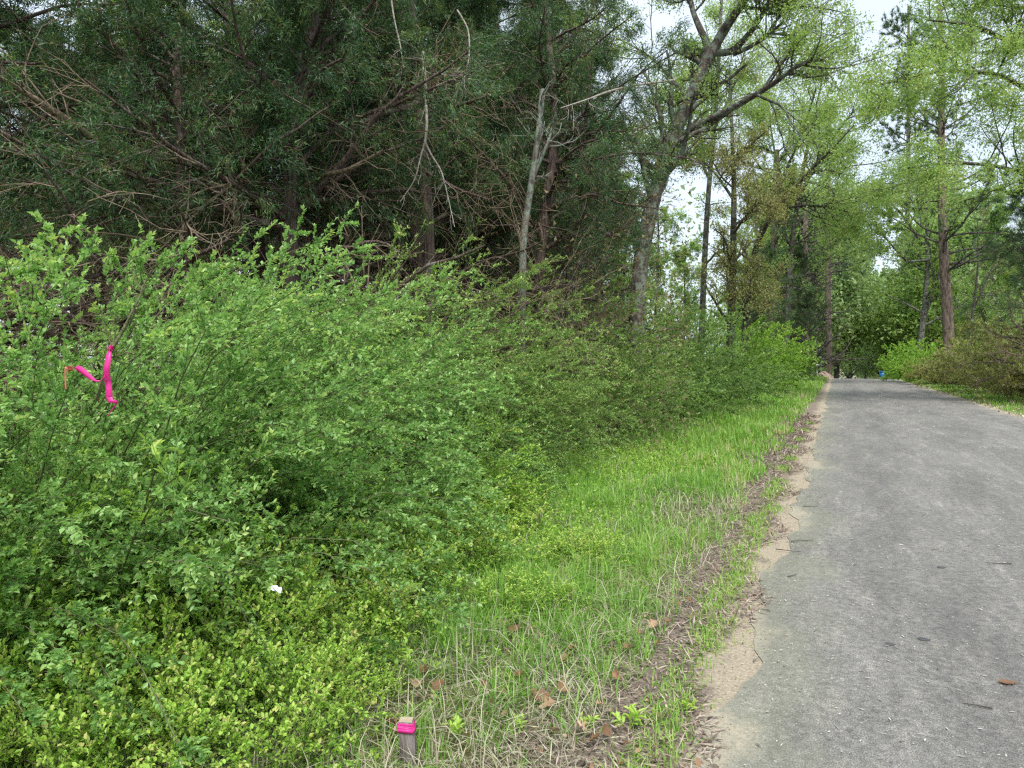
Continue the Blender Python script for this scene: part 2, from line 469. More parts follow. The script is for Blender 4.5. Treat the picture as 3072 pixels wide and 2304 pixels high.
def redge(XX, YY):
    t = (XX - XX.min()) / (XX.max() - XX.min())
    # irregular crumbling edges
    l = -0.36 + 0.05 * np.sin(YY * 2.1) + 0.035 * np.sin(YY * 5.3 + 1) + 0.02 * np.sin(YY * 13.7) - 0.06 * np.exp(-((YY - 4.8) / 1.2) ** 2) - 0.16 * np.exp(-((YY - 2.2) / 1.2) ** 2)
    l = l + 0.018 * np.sin(YY * 31) * np.sin(YY * 19) - 0.03 * np.clip(np.sin(YY * 3.7 + 2) - .4, 0, 1)
    r = 4.55 + 0.06 * np.sin(YY * 1.7) + 0.04 * np.sin(YY * 4.1)
    return l * (1 - t) + r * t


a = Acc(); grid(np.linspace(-.36, 4.5, 14), ys[(ys > -40) & (ys < 200)], lambda x, y: terr(np.clip(x, -1, 5), y) + 0.012 - 0.006 * ((x < -.25) | (x > 4.4)), a, 0, redge)
tag(a.build('road', M['asphalt'], smooth=True), 'grey asphalt lane with sandy crumbling edges', kind='structure')

# ------------------------------------------------------------------ litter, chips, grass (stuff)
def scatter(n_, x0, x1, y0, y1, near=1.0):
    y = y0 + (y1 - y0) * rng.random(n_) ** near
    x = rng.uniform(x0, x1, n_)
    return x, y


def lay_flat(n_, x, y, L, W, mat, name, label, lift=0.012, tilt=0.25, tlo=0, thi=1, road=False):
    z = terr(x, y) + (0.014 if road else 0) + rng.uniform(0.002, lift, n_)
    d = np.stack([rng.normal(size=n_), rng.normal(size=n_), np.abs(rng.normal(size=n_)) * tilt], 1)
    ac = Acc()
    leaves(ac, np.stack([x, y, z], 1), d, L, W, rng.uniform(tlo, thi, n_), 2, 0.9, 0.1)
    return tag(ac.build(name, mat), label, kind='stuff')


x, y = scatter(20000, -1.32, -0.5, 1.4, 22, 2.0); x += 0.12 * np.sin(y * 3)
lay_flat(len(x), x, y, rng.uniform(0.02, 0.07, len(x)) * (1 + y / 12), rng.uniform(0.003, 0.008, len(x)) * (1 + y / 7), M['needles'], 'pine_needles', 'brown pine needles and bark bits along the road edge', 0.02, 0.2)
x, y = scatter(20000, -2.6, -0.85, 1.3, 9, 1.8)
lay_flat(len(x), x, y, rng.uniform(0.04, 0.13, len(x)), rng.uniform(0.003, 0.006, len(x)), M['straw'], 'straw', 'pale dead grass stems lying on the verge', 0.05, 0.35)
x, y = scatter(7000, -0.3, 4.5, 1.8, 30, 1.5)
lay_flat(len(x), x, y, (0.005 + .03 * rng.random(len(x)) ** 3) * (1 + y / 14), rng.uniform(0.003, 0.008, len(x)) * (1 + y / 14), M['chips'], 'litter', 'pale leaf fragments and chips strewn over the asphalt', 0.004, 0.04, 0, 1, True)
x, y = scatter(2500, 4.45, 6.5, 12, 60, 1.3)
lay_flat(len(x), x, y, 0.12, 0.05, M['straw'], 'straw', 'dry stalks on the far verge', 0.05, 0.3)


_n = 5200
x, y = scatter(_n, -0.85, -0.2, 1.6, 20, 2.0); x += .05 * rng.normal(size=_n)
_sz = rng.uniform(.0015, .005, _n) * (1 + y / 10)
_c = np.stack([x, y, terr(x, y) + .008], 1)
_v = np.stack([_c + _sz[:, None] * nrm(np.array(q_) + .35 * rng.normal(size=(_n, 3))) for q_ in ((1, 0, 0), (-.5, .9, 0), (-.5, -.9, 0), (0, 0, .8))], 1)
_b = np.arange(_n)[:, None] * 4
ac = Acc(); ac.add(_v.reshape(-1, 3), np.concatenate([_b + np.array([[0, 1, 3]]), _b + np.array([[1, 2, 3]]), _b + np.array([[2, 0, 3]])]), np.repeat(rng.uniform(0, 1, _n), 4))
tag(ac.build('gravel', M['straw']), 'fine grit and small stones on the sandy road edge', kind='stuff')


def blades(ac, x, y, H, W, t, lean=0.35, z0=None):
    N = len(x)
    z = terr(x, y) if z0 is None else z0
    p = np.stack([x, y, z - 0.01], 1)
    a_ = rng.uniform(0, 2 * math.pi, N)
    hd = np.stack([np.cos(a_), np.sin(a_), np.zeros(N)], 1)
    sd = np.stack([-np.sin(a_), np.cos(a_), np.zeros(N)], 1)
    k = (np.abs(rng.normal(size=N)) * lean)[:, None]
    H = (np.ones(N) * H)[:, None]; W = (np.ones(N) * W)[:, None]
    up = np.array([[0, 0, 1.0]])
    m1 = p + up * H * .5 + hd * H * k * .3
    tp = p + up * H * (1 - .35 * np.clip(k, 0, 1.5)) + hd * H * k
    v = np.stack([p - sd * W * .5, p + sd * W * .5, m1 + sd * W * .45, m1 - sd * W * .45, tp], 1)
    b_ = np.arange(N)[:, None] * 5
    s0 = ac.n
    ac.add(v.reshape(-1, 3), b_ + np.array([[0, 1, 2, 3]]), np.repeat(t, 5))
    ac.f[3].append(b_ + np.array([[3, 2, 4]]) + s0)


def patchy(x, y, s=1.0):
    a_ = 0.5 + 0.25 * np.sin(x * 2.3 * s + 1.3 * np.sin(y * 1.1 * s)) + 0.25 * np.sin(y * 1.7 * s + 2 * np.sin(x * 1.9 * s))
    b_ = 0.5 + 0.5 * np.sin(x * 9.1 * s + 2 * np.sin(y * 5.3 * s)) * np.sin(y * 7.7 * s + 1.7 * np.sin(x * 6.1 * s + 1))
    return np.clip(.5 * a_ + .55 * b_, 0, 1)


def grass_zone(N, x0, x1, y0, y1, h0, h1, w, near=1.6, edge=-0.76, name='grass', label='', keep=0.25, lean=.45):
    x, y = scatter(N, x0, x1, y0, y1, near)
    pt = patchy(x, y)
    k = rng.random(N) < keep + (1 - keep) * pt
    if edge is not None:
        thin = np.clip((edge + 0.15 * np.sin(y * 2) - x) / 0.45, 0.0, 1)
        k &= rng.random(N) < thin * np.clip((y - 1.6) / 2.5, 0.3, 1) + 0.02
    x, y, pt = x[k], y[k], pt[k]
    H = rng.uniform(h0, h1, len(x)) * (0.35 + 1.25 * pt ** 1.5)
    t = np.clip(rng.normal(0.45, 0.2, len(x)) + .32 * (patchy(x, y + 5, .35) > .66) + .3 * (patchy(x + 3, y, .6) - .5) + 0.25 * (rng.random(len(x)) < 0.12), 0, 1)
    ac = Acc(); blades(ac, x, y, H, w * (1 + y / 7), t, lean)
    tag(ac.build(name, M['grass']), label, kind='stuff')


grass_zone(80000, -3.0, -0.85, 1.4, 9, 0.05, 0.2, 0.0042, 1.5, label='thin green grass over the near verge', lean=.8)
grass_zone(52000, -4.6, -0.85, 8, 30, 0.08, 0.24, 0.006, 1.5, label='tall green grass on the verge below the bushes', lean=.65)
grass_zone(22000, -4.4, -0.7, 28, 76, 0.12, 0.32, 0.007, 1.2, label='grass band along the road towards the crest')
grass_zone(20000, 4.75, 7.6, 10, 76, 0.07, 0.22, 0.006, 1.5, None, label='grass on the far side of the road')
# upright dead stalks and drifts of broken leaves
x, y = scatter(5000, -3.0, -0.9, 1.5, 9, 1.9); k = rng.random(len(x)) < .25 + .75 * (patchy(x + 5, y, .8) > .45); x, y = x[k], y[k]
ac = Acc(); blades(ac, x, y, rng.uniform(.06, .3, len(x)), .003 * (1 + y / 8), rng.uniform(.3, 1, len(x)), 1.0)
tag(ac.build('straw', M['straw']), 'dead standing grass stalks among the green verge grass', kind='stuff')
_n = 1500
x, y = scatter(_n, -2.4, -0.7, 1.6, 9, 2.0); x = x + .3 * np.sin(y * 3); k = patchy(x * 1.3, y, .9) > rng.random(_n) * .8; x, y = x[k], y[k]
lay_flat(len(x), x, y, rng.uniform(.012, .05, len(x)), rng.uniform(.008, .026, len(x)), M['deadleaf'], 'leaf_litter', 'broken brown leaf pieces drifted over the near verge', .05, .4)
# thin tufts on the sandy strip beside the tarmac
ac = Acc()
for yy in [1.9, 2.1, 2.6, 3.1, 4.2, 4.9, 5.5, 7.0, 9.0, 2.35, 2.9, 3.35, 3.9, 4.6, 5.1, 6.0, 6.5, 7.2, 7.8, 8.6, 9.5, 10.8, 12, 13.5, 15, 17, 19]:
    nn = 260
    blades(ac, -0.66 + 0.04 * math.sin(yy * 5) + rng.normal(size=nn) * 0.06, yy + rng.normal(size=nn) * 0.2, rng.uniform(.02, .085, nn), 0.004 * (1 + yy / 8), rng.uniform(.35, .95, nn), .8)
tag(ac.build('grass', M['grass']), 'sparse short grass along the sandy road edge', kind='stuff')

# ------------------------------------------------------------------ shrubs
def shrub(name, label, cat, pos, rx, ry, h, shoots, twigs, per, LL, WW, mat, lean=(0.35, 0.0), shape=2, group=None, tmid=0.45, bright_tip=0.35, up=0.6, stemr=0.006, dens_low=0.12, twl=0.34, wig=0.07, trop=-0.075):
    pos = np.array(pos, float); pos[2] = float(terr(pos[0], pos[1]))
    t = thing(name, label, cat, pos, group)
    B = shoots
    a_ = rng.uniform(0, 2 * math.pi, B); rr = np.sqrt(rng.random(B))
    st = np.stack([np.cos(a_) * rr * rx * .6, np.sin(a_) * rr * ry * .6, np.zeros(B)], 1)
    st[:, 2] = terr(st[:, 0] + pos[0], st[:, 1] + pos[1]) - pos[2] - 0.02
    out_ = np.stack([np.cos(a_) * rr * rx / max(h, .3), np.sin(a_) * rr * ry / max(h, .3), np.ones(B) * up], 1)
    out_[:, 0] += lean[0]; out_[:, 1] += lean[1]
    L = h * rng.uniform(0.68, 1.08, B) * (1.12 - 0.25 * rr)
    Pp = grow(st, out_, L, 11, wig, (0, 0, trop))
    zq = np.quantile(Pp[:, :, 2].max(1), .85); Pp[:, :, 2] = Pp[:, :, 2] * (h * .93 / zq); zl = h * .85; Pp[:, :, 2] = np.where(Pp[:, :, 2] > zl, zl + (Pp[:, :, 2] - zl) * .45, Pp[:, :, 2])
    Rr = stemr * rng.uniform(.6, 1.3, B)[:, None] * np.linspace(1, .25, 11)[None]
    sa = Acc(); tubes(sa, Pp[:, ::2], Rr[:, ::2], 3)
    Q, q = spawn(Pp, Rr, twigs, dens_low, 1.0, 40, 0, 4, 0.12, (lean[0] * .12, 0, 0.02), .5, .4, Labs=twl * min(1, h))
    tubes(sa, Q, np.maximum(q, 0.0012), 3)
    sa.build('stems', M['stem'], t)
    p, T, f = on_paths(Q, per, 0.05, 1)
    N = len(p)
    d = nrm(np.cross(T, rvec(N)) + T * 0.7 + np.array([0, 0, .25]))
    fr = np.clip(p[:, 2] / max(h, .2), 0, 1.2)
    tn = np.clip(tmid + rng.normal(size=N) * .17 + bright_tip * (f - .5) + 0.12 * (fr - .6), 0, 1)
    tn += np.repeat(rng.normal(size=B) * .08, twigs * per) + np.repeat(rng.normal(size=B * twigs) * .11, per)
    la = Acc()
    sz = rng.uniform(.6, 1.25, N)
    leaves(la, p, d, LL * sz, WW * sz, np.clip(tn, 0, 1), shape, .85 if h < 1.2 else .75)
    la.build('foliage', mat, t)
    return t


PR = 'privet bushes along the left roadside'
# tall near privet bushes (front slope faces the camera and the road)
def at(x_, y_):
    return (x_, y_, float(terr(x_, y_)))


def bushes(kinds, rows, group):
    """kinds: name -> builder of the first one; rows: (kind, x, y, turn, size, mirrored, height factor, label)"""
    first = {}
    for (kd, x_, y_, rz, sc, mi, hz, lab) in rows:
        if kd not in first:
            o = first[kd] = kinds[kd](lab, (x_, y_, 0))
            o.scale = (sc, -sc if mi else sc, sc * hz)
            o.rotation_euler = (0, 0, rz)
        else:
            copy_thing(first[kd], at(x_, y_), rz, sc, lab, group, mi, hz)


bushes({'a': lambda l, p: shrub('privet_bush', l, 'bush', p, .8, .8, 2.05, 105, 24, 27, .028, .0155, M['privet'], (.7, .05), 2, PR, tmid=.5),
        'b': lambda l, p: shrub('privet_bush', l, 'bush', p, .9, .9, 2.1, 105, 24, 25, .034, .018, M['privet'], (.7, .15), 2, PR, tmid=.56)},
       [('a', -3.8, 2.6, 0, 1, 0, .93, 'tall privet bush with pink flagging tape tied to its front stem'),
        ('a', -4.2, 1.8, -.35, .95, 0, .78, 'tall privet bush at the left frame edge under the cedar bough'),
        ('b', -4.9, 3.3, .1, 1.15, 0, .98, 'tallest privet bush, with pale shoots reaching up to the dark cedars'),
        ('a', -4.35, 3.7, .3, 1.05, 1, 1.0, 'privet bush between the taped one and the silvery leaning one'),
        ('b', -4.65, 4.8, -.1, 1.05, 1, .92, 'broad privet bush with silvery green shoots leaning right'),
        ('b', -5.5, 4.8, .5, 1.15, 0, .88, 'privet bush in the second row behind the silvery shoots'),
        ('a', -4.9, 5.8, .1, 1.1, 0, .85, 'privet bush next to the large fine leaved bush'),
        ('b', -5.6, 2.3, -.4, 1.1, 1, .95, 'shaded privet bush at the back of the left frame edge')], PR)
bushes({'c': lambda l, p: shrub('privet_bush', l, 'bush', p, .5, .5, 1.05, 80, 20, 15, .025, .0145, M['lowleaf'], (.2, -.05), 4, PR, tmid=.36)},
       [('c', -3.45, 2.35, 0, 1, 0, 1.0, 'lower privet bush directly below the pink tape'),
        ('c', -3.70, 1.6, 1.9, .95, 1, 1, 'lower privet bush at the left frame edge below the tape'),
        ('c', -3.45, 3.05, .9, .95, 1, .95, 'lower yellow green privet bush right of the pink tape'),
        ('c', -3.50, 3.7, -.5, 1, 0, .95, 'lower privet bush in the middle of the hedge slope'),
        ('c', -3.60, 4.6, 2.5, 1.1, 0, .9, 'lower bright privet bush where the hedge meets the verge grass'),
        ('c', -3.70, 5.6, .4, 1.2, 1, .85, 'lower privet bush in front of the large fine leaved bush')], PR)

HG = 'fine leaved bushes along the left roadside'
bushes({'d': lambda l, p: shrub('hedge_bush', l, 'bush', p, 1.2, 1.2, 2.6, 120, 28, 24, .031, .015, M['fine'], (.75, .25), 2, HG, tmid=.54),
        'e': lambda l, p: shrub('hedge_bush', l, 'bush', p, 1.4, 1.9, 3.1, 110, 26, 24, .055, .028, M['fine'], (.55, .15), 1, HG, tmid=.4),
        'f': lambda l, p: shrub('hedge_bush', l, 'bush', p, 1.3, 3.0, 3.6, 110, 24, 20, .1, .05, M['lowleaf'], (.35, 0), 1, HG, tmid=.35)},
       [('d', -5.00, 6.9, 0, 1, 0, .98, 'large fine leaved bush in the middle, leaning right over the grass'),
        ('d', -5.20, 9.0, .3, 1.02, 1, 1.05, 'fine leaved bush around the foot of the slim lichen covered tree'),
        ('d', -4.50, 8.2, -.3, .75, 1, .65, 'low dark bush at the foot of the large middle bush'),
        ('d', -5.20, 11.6, -.25, 1.08, 0, .95, 'tall fine leaved bush right of the slim lichen covered tree'),
        ('e', -5.6, 14.5, 0, 1, 0, 1, 'shaded bush with brown undergrowth at its foot'),
        ('e', -5.1, 18.8, .3, 1, 1, 1.02, 'rounded green bush below the leaning lichen covered tree'),
        ('e', -4.8, 24.0, -.2, 1.1, 0, 1.02, 'green bush left of the bare twiggy tree trunk'),
        ('f', -4.5, 35.5, 0, 1, 0, 1, 'bright yellow green bush near the crest, left of the road'),
        ('f', -5.0, 29, .3, .6, 1, 1, 'small bush hiding the foot of the bare twiggy tree'),
        ('f', -4.4, 44, .1, 1, 1, 1, 'second yellow green bush behind the bright one near the crest'),
        ('e', -4.4, 56, .1, 1.1, 0, .9, 'dark green bush beside the soil heap at the crest')], HG)

# brown undergrowth by the bush foot and olive bushes on the right
RB = 'bushes along the right roadside'
rows = []
for i, (kd, px, Z, sc, hz, lab) in enumerate([
        ('o', 1035, 27, 1, 1, 'olive brown bush filling the right frame edge beside the road'),
        ('o', 1005, 33, 1.1, 1.1, 'tall olive brown bush behind the one at the right frame edge'),
        ('o', 985, 39, 1, .95, 'brown twiggy bush below the dark cedar on the right'),
        ('o', 962, 45, 1, .75, 'low olive bush at the foot of the big pine'),
        ('l', 937, 52, 1, 1, 'leafy green bush left of the big pine trunk'),
        ('l', 917, 62, 1, 1.1, 'pale green bush below the forked tree'),
        ('l', 901, 72, .9, 1, 'last green bush on the right before the crest')]):
    g_ = G(px, Z); g_[0] = max(g_[0], 6.3)
    rows.append((kd, g_[0], g_[1], .5 * i, sc, i % 2, hz, lab))
bushes({'o': lambda l, p: shrub('roadside_bush', l, 'bush', p, 1.5, 2.2, 3.0, 100, 24, 20, .085, .045, M['olive'], (-.1, 0), 1, RB, tmid=.66, twl=.5),
        'l': lambda l, p: shrub('roadside_bush', l, 'bush', p, 1.6, 2.8, 3.0, 90, 24, 18, .12, .065, M['lowleaf'], (-.1, 0), 1, RB, tmid=.3, twl=.5)}, rows, RB)

# low privet clumps of the foreground: placed by where they stand on the ground
LC = 'low privet clumps in front of the hedge'
low = [
    (-2.02, 1.98, .34, .4, 'bright low privet clump left of the wooden stake'),
    (-2.35, 1.75, .36, .36, 'lowest bright privet clump at the bottom frame edge'),
    (-2.7, 1.55, .36, .42, 'bright privet clump in the bottom left corner'),
    (-2.5, 2.15, .36, .5, 'yellow green privet clump behind the bottom edge clumps'),
    (-2.85, 1.95, .36, .52, 'privet clump with broad grass blades standing beside it'),
    (-2.25, 2.45, .34, .42, 'privet clump between dead grass tufts left of the stake'),
    (-2.65, 2.6, .36, .55, 'privet clump beside the white paper scrap'),
    (-2.35, 3.0, .34, .36, 'privet clump beside the dark gap in the grass behind the stake'),
    (-2.55, 3.2, .38, .55, 'privet clump behind the white paper scrap'),
    (-2.45, 3.7, .36, .4, 'privet clump half way up the verge in front of the hedge'),
    (-2.9, 3.95, .4, .6, 'privet clump where the hedge foot meets the grass'),
    (-2.6, 4.6, .4, .42, 'privet clump among tall verge grass'),
    (-3.1, 4.9, .45, .55, 'privet clump at the foot of the middle privet bush'),
    (-2.8, 5.6, .45, .42, 'privet clump among grass below the fine leaved bush'),
    (-3.4, 6.1, .5, .55, 'privet clump touching the large fine leaved bush'),
    (-1.75, 4.0, .25, .2, 'tiny privet sprout on the open verge behind the stake'),
    (-1.75, 5.1, .28, .24, 'small privet sprout at the edge of the dense grass'),
    (-2.0, 2.45, .22, .25, 'small privet sprout just behind the bright clump by the stake'),
    (-3.05, 1.4, .36, .6, 'privet clump cut by the left frame edge'),
]
low3 = []
for i, (x_, y_, r_, h_, lab) in enumerate(low):
    if i < 3:
        low3.append(shrub('privet_clump', lab, 'shrub', (x_, y_, 0), .3, .3, .42, 55, 10, 15, .0185, .012, M['lowleaf'], (.03, -.03), 4, LC, tmid=.5 + .05 * i, bright_tip=.4, stemr=.002, dens_low=.2, twl=.5, wig=.12, trop=0.0))
    else:
        copy_thing(low3[i % 3], at(x_, y_), i * 1.9, r_ / .33, lab, LC, i % 2, (h_ / .42) / (r_ / .33))
# loose low seedlings between the clumps
ac = Acc(); N = 4200
x, y = scatter(N, -3.9, -1.1, 1.5, 12, 1.3)
k = rng.random(N) < np.clip((-1.3 - x) / .9 + .5 * (patchy(x, y, 1.3) - .6), 0.05, 1)
x, y = x[k], y[k]; N = len(x)
hh = rng.uniform(.05, .17, N) * np.clip((-x - .8), .5, 1.5)
st = np.stack([x, y, terr(x, y)], 1)
Pp = grow(st, np.array([[0, 0, 1.0]]) + rng.normal(size=(N, 3)) * .4, hh, 5, .15, (0, 0, .05))
p, T, f = on_paths(Pp, 15, .25, 1)
d = nrm(np.cross(T, rvec(len(p))) + T * .4 + np.array([0, 0, .2]))
sz = rng.uniform(.6, 1.2, len(p))
leaves(ac, p, d, .02 * sz * (1 + p[:, 1] / 14), .012 * sz * (1 + p[:, 1] / 14), np.clip(rng.normal(.42, .2, len(p)), 0, 1), 2, .7)
tag(ac.build('undergrowth', M['lowleaf']), 'tiny leafy seedlings scattered through the verge grass', kind='stuff')

# brown dead undergrowth below the shaded bush
ac = Acc(); N = 1500
x = rng.normal(-4.6, .4, N); y = rng.normal(16.0, 1.6, N)
st = np.stack([x, y, terr(x, y)], 1)
Pp = grow(st, np.array([[.2, 0, .8]]) + rng.normal(size=(N, 3)) * .5, rng.uniform(.2, .7, N), 5, .25, (0, 0, -.1))
tubes(ac, Pp, .004 * np.ones((N, 5)), 3)
tag(ac.build('undergrowth', M['dead_twig']), 'brown dead bramble stems at the foot of the shaded bush', kind='stuff')

# ------------------------------------------------------------------ cedars
def make_cedar(name, label, loc, Ht, r0, zdead, zbare, group, reach=3.0, nl=52, dens=1.0, lean=(0, 0)):
    t = thing(name, label, 'tree', loc, group)
    n_ = 18
    tz = np.linspace(0, Ht, n_)
    tr = np.zeros((1, n_, 3)); tr[0, :, 2] = tz
    tr[0, :, 0] = lean[0] * tz + .14 * np.sin(tz * .9 + rng.uniform(0, 6)); tr[0, :, 1] = lean[1] * tz + .14 * np.cos(tz * .8 + rng.uniform(0, 6))
    rad = (r0 * (1 - tz / Ht * .9) + .05 * np.exp(-tz * 2.5))[None]
    ac = Acc(); tubes(ac, tr, rad, 12, .1)
    f = np.sort(rng.uniform(zdead / Ht, .97, nl))
    st, T, r = lerp_on(tr, rad, np.zeros(nl, int), f)
    a_ = rng.uniform(0, 2 * math.pi, nl)
    el = np.where(f * Ht < zbare, rng.uniform(-.15, .35, nl), rng.uniform(.1, .9, nl))
    d = np.stack([np.cos(a_), np.sin(a_), el], 1)
    L = reach * (1.05 - .75 * f) * rng.uniform(.6, 1.2, nl)
    limbs = grow(st, d, L, 10, .13, (0, 0, -.02))
    lr = np.clip(r * .42, .014, .055)[:, None] * np.linspace(1, .22, 10)[None]
    tubes(ac, limbs, lr, 6)
    ac.build('trunk', M['cedar_bark'], t)
    live = f * Ht > zbare
    # dead lower limbs: bare brown twigs
    da = Acc()
    dl = ~live | (rng.random(nl) < .3)
    if dl.any():
        A1, r1 = spawn(limbs[dl], lr[dl], 9, .15, 1, 50, .42, 7, .2, (0, 0, -.03), .6, .3)
        A2, r2 = spawn(A1, r1, 5, .1, 1, 50, .5, 5, .25, (0, 0, -.04), .6, .4)
        tubes(da, A1[:, ::2], np.maximum(r1, .004)[:, ::2], 3); tubes(da, A2[:, ::2], np.maximum(r2, .003)[:, ::2], 3)
        tag(da.build('dead_twigs', M['dead_twig'], t), kind='stuff')
    # live foliage
    B1, q1 = spawn(limbs[live], lr[live], 15, .12, 1, 48, .42, 7, .16, (0, 0, -.06), .5, .3)
    B2, q2 = spawn(B1, q1, 6, .1, 1, 42, .5, 5, .15, (0, 0, -.08), .5, .4)
    ta = Acc(); tubes(ta, B1[:, ::3], np.maximum(q1, .003)[:, ::3], 3)
    tag(ta.build('twigs', M['cedar_bark'], t), kind='stuff')
    per = max(1, int(29 * dens))
    p, Td, ff = on_paths(B2, per, 0.0, 1)
    N = len(p)
    p = p + rng.normal(size=(N, 3)) * .035
    dd = nrm(Td + rng.normal(size=(N, 3)) * .55 + np.array([0, 0, -.15]))
    la = Acc()
    tn = np.clip(rng.normal(.42, .2, N) + np.repeat(np.repeat(rng.normal(size=len(B1)) * .2, 6) + rng.normal(size=len(B2)) * .1, per), 0, .93)
    tn[rng.random(N) < .02] = 1
    leaves(la, p, dd, rng.uniform(.035, .085, N), rng.uniform(.009, .015, N), tn, 1, .3)
    la.build('crown', M['cedar'], t)
    return t


CG = 'cedars behind the hedge on the left'
g = G(190, 8.6)
cA = make_cedar('cedar_tree', 'cedar with dark trunk and long bare limb sweeping up to the left', g, 9.5, .11, 1.3, 2.7, CG, 3.3, 70)
g = G(305, 9.0)
cB = make_cedar('cedar_tree', 'thick cedar with shaggy bark left of the dead branch tangle', g, 11, .14, 1.1, 3.1, CG, 3.3, 80)
g = G(545, 12.5)
cC = make_cedar('cedar_tree', 'dark double trunked cedar behind the slim lichen covered tree', g, 11, .14, 1.0, 3.5, CG, 3.4, 80)
cop = [(cB, 268, 11.5, 'cedar trunk rising right of the long bare limb, partly hidden by foliage', 1.1),
       (cC, 410, 12.0, 'cedar directly behind the hanging pale dead branch', 1.0),
       (cB, 470, 13.5, 'cedar with its trunk showing between the dead branch and the slim tree', 1.0),
       (cA, 70, 21, 'cedar deep behind the long bare limb at upper left', 1.15),
       (cC, 548, 21, 'dark cedar left of the leaning lichen covered tree', 1.15),
       (cA, 345, 14.5, 'cedar standing further back between the shaggy one and the dead tangle', 1.2),
       (cB, -70, 8.5, 'cedar at the left frame edge whose boughs hang over the privet', 1.0),
       (cA, 500, 18, 'cedar far behind the slim tree, its crown against the sky', 1.35),
       (cC, 225, 20, 'cedar in the second row behind the long bare limb', 1.3),
       (cB, 596, 30, 'dark cedar far behind, left of the leaning lichen covered tree', 1.0),
       (cA, 790, 52, 'dense dark cedar left of the road near the crest', 1.1),
       (cA, 765, 44, 'dark cedar behind the yellow green roadside bushes', .9),
       (cC, 1036, 25, 'very dark cedar at the right frame edge', .8),
       (cA, 100, 24, 'cedar in the third row seen through the bare limb', 1.2), (cC, 330, 20, 'cedar in the second row behind the shaggy one', 1.2),
       (cB, 440, 22, 'cedar in the second row behind the dead tangle', 1.3), (cA, 545, 24, 'cedar in the second row behind the slim tree', 1.3),
       (cC, 380, 30, 'cedar in the third row behind the dead tangle', 1.5), (cB, 180, 31, 'cedar in the third row behind the bare limb', 1.5),
       (cC, -30, 15, 'cedar behind the bushes at the left frame edge', 1.1), (cC, 500, 31, 'cedar in the third row left of the leaning tree', 1.4)]
for i, (src, px, Z, lab, sc) in enumerate(cop):
    q = G(px, Z)
    copy_thing(src, q, i * 2.1 + .7, sc, lab, CG if Z < 36 and px < 700 else 'cedars along the road')

# long bare limb and other explicit limbs as parts of their cedars
def limb_obj(parent, pts, r0, r1, mat, name='limb', twigs=0, twl=.8, tmat=None, sides=8, wig=.18, n=14, ang=45):
    o = np.array(parent.location)
    pts = np.array([P(*q) for q in pts])
    t0 = np.linspace(0, 1, len(pts)); tt = np.linspace(0, 1, n)
    c = np.stack([np.interp(tt, t0, pts[:, i]) for i in range(3)], 1)
    c[1:-1] = (c[:-2] + 2 * c[1:-1] + c[2:]) / 4
    ac = Acc(); rad = np.linspace(r0, r1, n)[None]
    tubes(ac, (c - o)[None], rad, sides, .06)
    ob = ac.build(name, mat, parent)
    extra = None
    if twigs:
        Q, q = spawn((c - o)[None], rad, twigs, .1, 1, ang, 0, 8, wig, (0, 0, -.02), .4, .3, Labs=twl)
        Q2, q2 = spawn(Q, q, 4, .1, 1, 45, .45, 5, .22, (0, 0, -.02), .6, .4)
        ta = Acc(); tubes(ta, Q, np.maximum(q, .003), 4); tubes(ta, Q2, np.maximum(q2, .0022), 3)
        tag(ta.build('twigs', tmat or mat, parent), kind='stuff')
        extra = (Q, q, Q2, q2)
    return ob, (c - o)[None], rad, extra


limb_obj(cA, [(188, 195, 8.6), (150, 182, 8.3), (110, 148, 8), (70, 118, 7.6), (35, 95, 7.3), (0, 74, 7.0)], .05, .022, M['dead_twig'], twigs=16, twl=1.5)
limb_obj(cA, [(188, 178, 8.6), (160, 150, 8.2), (130, 120, 7.9), (60, 92, 7.4)], .028, .012, M['dead_twig'], twigs=10, twl=1.1)
limb_obj(cB, [(303, 190, 9.0), (320, 176, 8.7), (350, 170, 8.3), (385, 150, 8)], .04, .015, M['dead_twig'], twigs=12, twl=1.0)

# dead tangle cedar
g = G(420, 10.2)
t = thing('dead_cedar', 'dead cedar with a tangle of bare purplish branches at upper middle', 'tree', g)
limb_obj(t, [(432, 372, 10.2), (428, 200, 10.2), (418, 100, 10.2), (410, -60, 10.4)], .1, .06, M['cedar_bark'], 'trunk')
for pts, r in [([(420, 105, 10.2), (385, 112, 9.6), (355, 128, 9.2), (325, 136, 9)], .05),
               ([(420, 110, 10.2), (445, 75, 9.7), (470, 50, 9.4)], .045),
               ([(418, 60, 10.2), (395, 45, 9.8), (370, 22, 9.3)], .035),
               ([(424, 120, 10.2), (460, 105, 9.8), (500, 92, 9.3)], .035),
               ([(424, 160, 10.2), (390, 170, 9.8), (350, 185, 9.3)], .03),
               ([(424, 170, 10.2), (460, 190, 9.6), (490, 200, 9.3)], .03)]:
    limb_obj(t, pts, r, r * .35, M['cedar_bark'], twigs=16, twl=1.0, tmat=M['dead_twig'], ang=60, wig=.25)

